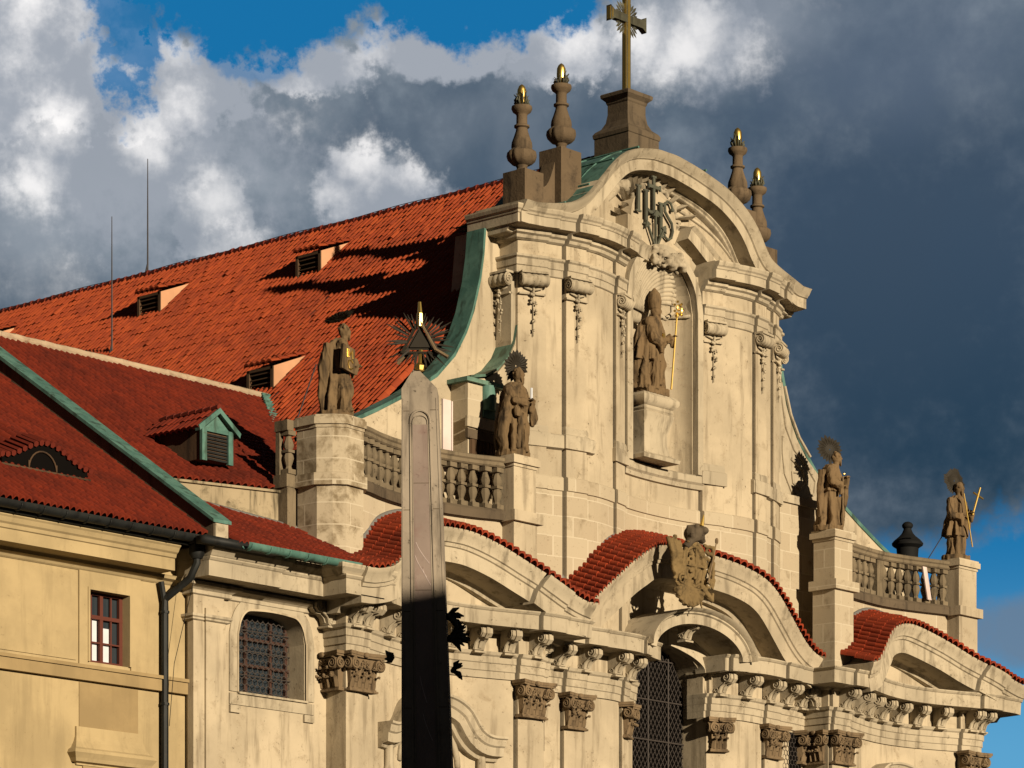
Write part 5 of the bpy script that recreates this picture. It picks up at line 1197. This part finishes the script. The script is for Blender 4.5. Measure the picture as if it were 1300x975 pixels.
m = MB(); m.tube([(.95, -.05, 1.66), (.45, -.15, .42)], [.02, .03], 6); m.ball((.95, -.05, 1.66), (.05, .05, .1), 6, 5); m.build('lance', 'brown', K)

# ------------------------------------------------------------------ obelisk
OB = local('obelisk', (-28.29, -16.9, 0), 'tall grey stone obelisk with reddish panel, its lower part in deep shade', 'obelisk', None, -math.atan2(.744, .668)+R(4))
OB.rotation_euler = (0, R(-.0), -math.atan2(.744, .668)-.024)
def obx(z): return -.14*(z-9.35)/7.03     # it leans slightly to the left
def obw(z): return .332+(16.38-z)*.0190
m = MB(); zz = [4.0, 9.35, 12, 14, 16.38]
m.quadgrid([[(obx(z)-obw(z), -obw(z), z), (obx(z)+obw(z), -obw(z), z), (obx(z)+obw(z), obw(z), z), (obx(z)-obw(z), obw(z), z)] for z in zz]+[[(obx(16.8)-.08+a*.02, b*.02, 16.84) for a, b in ((-1, -1), (1, -1), (1, 1), (-1, 1))]], closed_u=True)
m.f.append((3, 2, 1, 0)); k = len(m.v); m.f.append((k-4, k-3, k-2, k-1)); m.build('shaft', 'grey_stone', OB)
m = MB(); m.box(-1.1, 1.1, -1.1, 1.1, 0, 1.2); m.box(-.95, .95, -.95, .95, 1.2, 3.6); m.box(-1.05, 1.05, -1.05, 1.05, 3.6, 4.0); m.build('base', 'grey_stone', OB)
def strip(m, u0, u1, z0, z1, d0, d1, n=10):       # band on the front face following taper
    P4 = []
    for z in frange(z0, z1, n): P4.append([(obx(z)+u*obw(z), -obw(z)-d, z) for u, d in ((u0, d0), (u0, d1), (u1, d1), (u1, d0))])
    m.quadgrid(P4, closed_u=True); k = len(m.v); m.f.append((k-4*(n+1), k-4*(n+1)+1, k-4*(n+1)+2, k-4*(n+1)+3)); m.f.append((k-1, k-2, k-3, k-4))
m = MB()
for s in (-1, 1):
    strip(m, s*.50, s*.56, 6, 15.75, -.02, .022); strip(m, s*.40, s*.44, 6, 15.72, -.02, .012); strip(m, s*.96, s*.90, 6, 16.2, -.02, .010)
z0 = 15.72; m.tube([(obx(z0)+obw(z0)*.53*math.cos(a)*(1 if abs(math.cos(a)) > .7 else .95), -obw(z0)-.01, z0+.24*max(0, math.sin(a))**.7) for a in frange(0, math.pi, 14)], .022, 6)
m.tube([(obx(z0)+obw(z0)*.41*math.cos(a), -obw(z0)-.008, z0-.02+.17*max(0, math.sin(a))**.7) for a in frange(0, math.pi, 12)], .012, 5)
m.build('panel_moulding', 'grey_stone', OB)
m = MB(); strip(m, -.39, .39, 6, 15.70, -.02, .006); m.build('marble_panel', 'marble', OB)
m = MB()
for (u0, za, u1, zb_) in ((-.3, 13.5, .35, 13.1), (-.35, 13.25, .2, 12.85), (.0, 13.0, .38, 12.7), (-.2, 11.0, .1, 10.5), (-.1, 10.3, .3, 9.8)): m.tube([(obx(za)+(u0+(u1-u0)*t)*obw(za), -obw(za+(zb_-za)*t)-.008, za+(zb_-za)*t**.8) for t in frange(0, 1, 6)], .006, 4)
m.build('scratches', 'white', OB)
m = MB()
for z in (14.6, 12.6): strip(m, -.39, .39, z, z+.012, -.02, .0075, 1)
for z in (15.95, 14.1, 12.2, 10.4): strip(m, -1.0, -.57, z, z+.012, -.02, .004, 1); strip(m, .57, 1.0, z+.02, z+.032, -.02, .004, 1)
m.build('joints', 'darkstone', OB)
def spray(c, n, L, seed, dirx):
    m = MB(); rr = random.Random(seed); c = Vector(c)
    for i in range(n):
        a = rr.uniform(-1.0, 1.0); d = Vector((dirx*math.cos(a), rr.uniform(-.3, .2), math.sin(a))).normalized(); q = Vector((-d.z, 0, d.x)); l = L*rr.uniform(.6, 1)
        m.tube([c+q*rr.uniform(-.05, .05), c+d*l*.6+q*.03, c+d*l], [.03, .05, .012], 5)
    m.ball(c, L*.2, 8, 6); return m
for c, n, L, sd_, dx in (((.40, -.2, 12.15), 8, .34, 1, .8), ((.44, -.1, 11.75), 14, .42, 2, 1), ((.48, -.1, 11.15), 7, .26, 3, .5), ((-.66, 0, 11.45), 6, .18, 4, -1)):
    spray(c, n, L, sd_, dx).build('leaf_ornament', 'bronze', OB)
RT = local('radiant_triangle', (-28.42, -16.82, 16.80), 'dark bronze triangle with rays and gilt spike crowning the obelisk', 'finial', None, -math.atan2(.744, .668))
m = MB(); m.lathe([(.09, -.02), (.11, .06), (.05, .12)], (0, 0, 0), 8); m.tube([(0.0, 0, .05), (.02, 0, .36)], [.05, .04], 6); m.tube([(.0, 0, .98), (-.005, 0, 1.26)], [.055, .03], 6); m.tube([(-.005, 0, .8), (0, 0, 1.04)], [.08, .065], 8); m.build('gilt_spike', 'gold', RT)
m = MB(); T_ = [(-.34, .30), (.36, .30), (0, .94)]
for a, b in ((0, 1), (1, 2), (2, 0)): m.tube([(T_[a][0], -.02, T_[a][1]), (T_[b][0], -.02, T_[b][1])], .032, 5)
m.xz([(-.19, .40), (.2, .40), (0, .74)], -.05, .0); m.xz([(-.27, .36), (.28, .36), (0, .83)], -.01, .02); m.build('triangle', 'halo', RT)
m = MB(); rr = random.Random(77)
for i in range(44):
    a = 2*math.pi*i/44+rr.uniform(-.05, .05); L = rr.uniform(.42, .60)*(1.15 if abs(math.cos(a)) > .6 else 1); d = Vector((math.cos(a), rr.uniform(-.25, .25), math.sin(a))); c = Vector((0, 0, .52)); m.tube([c+d*.24, c+d*L*.7, c+d*L], [.018, .026, .006], 4)
m.build('rays', 'halo', RT)
m = MB(); m.tube([(.30, -.1, .34), (.53, -.12, .20)], [.035, .04], 5); m.tube([(.0, -.05, .9), (.30, -.1, .34)], [.022, .03], 5); m.tube([(-.26, .05, .34), (-.42, .1, .12)], [.05, .03], 5); m.build('ray_beams', 'brown', RT)

# ------------------------------------------------------------------ rods, boards, vent
def rod(loc, h, lab, rad=.035):
    L = local('lightning_rod', loc, lab, 'lightning rod', 'lightning rods on the roofs'); m = MB(); m.tube([(0, 0, -.1), (0, 0, h*.5), (0, 0, h)], [rad, rad*.8, rad*.45], 6); m.build('rod', 'rod', L)
    m = MB(); m.lathe([(.10, -.15), (.12, -.02), (.05, .1)], (0, 0, 0), 8); m.tube([(-.1, 0, 0), (0, 0, .35)], .02, 4); m.tube([(.1, .1, 0), (0, 0, .35)], .02, 4); m.build('rod_foot', 'rod', L)
rod((0, 22.2, NZ+.15), 3.7, 'thin dark lightning rod standing on the nave ridge, further right of the two', .032)
rod((-4.12, 19.28, NZ-NM*4.12+.05), 4.25, 'thin dark lightning rod rising from the orange slope below the ridge', .03)
m = MB(); m.box(-8.86, -8.55, .86, .92, 20.3, 22.2); m.box(-8.54, -8.50, .84, .94, 20.3, 22.18); tag(m.build('pale_board', 'white'), 'upright pinkish white board behind the left balustrade, beside the obelisk', 'board')
m = MB(); m.poly([(11.72, 20.40), (11.92, 20.40), (12.18, 19.42), (11.98, 19.42)], lambda p, t: (p[0], t, p[1]), .02, .06); tag(m.build('leaning_plank', 'white'), 'pale plank leaning between the balusters of the right terrace', 'plank')
VPS = .74
VP = local('chimney_cap', (15.1, 3.0, 20.6), 'black chimney pot with flared hood behind the right balustrade', 'chimney pot'); m = MB()
m.lathe([(.46, -3), (.46, .66), (.48, .9), (.66, 1.02), (.68, 1.12), (.58, 1.24), (.36, 1.42), (.24, 1.56), (.17, 1.72), (.17, 1.78)], (0, 0, 0), 14); m.v = [(x*VPS, y*VPS, z*VPS+.5) for x, y, z in m.v]; m.build('chimney_pot', 'black', VP, 'auto')
m = MB(); m.ball((0, 0, 1.88*VPS+.5), (.18, .18, .13), 12, 8); m.build('knob', 'black', VP, True)

# ------------------------------------------------------------------ houses across the square, behind and beside the viewer: they shade the foot of the obelisk
TH = thing('town_house', (-38, -66, 0), 'tall plastered house across the square from the church', 'house')
m = MB(); m.box(-62, -8, -74, -62, 0, 17.5); m.build('wall', 'ochre', TH)
m = MB(); m.yz([(-74.4, 17.5), (-61.4, 17.5), (-68.0, SHZ)], -62.4, -7.6); m.build('roof', 'tile_old', TH)
m = MB()
for fx in range(13):
    for fz in range(4): m.box(-60+4*fx, -58.6+4*fx, -62.02, -61.9, 2.6+3.8*fz, 4.8+3.8*fz)
m.build('windows', 'glass', TH)
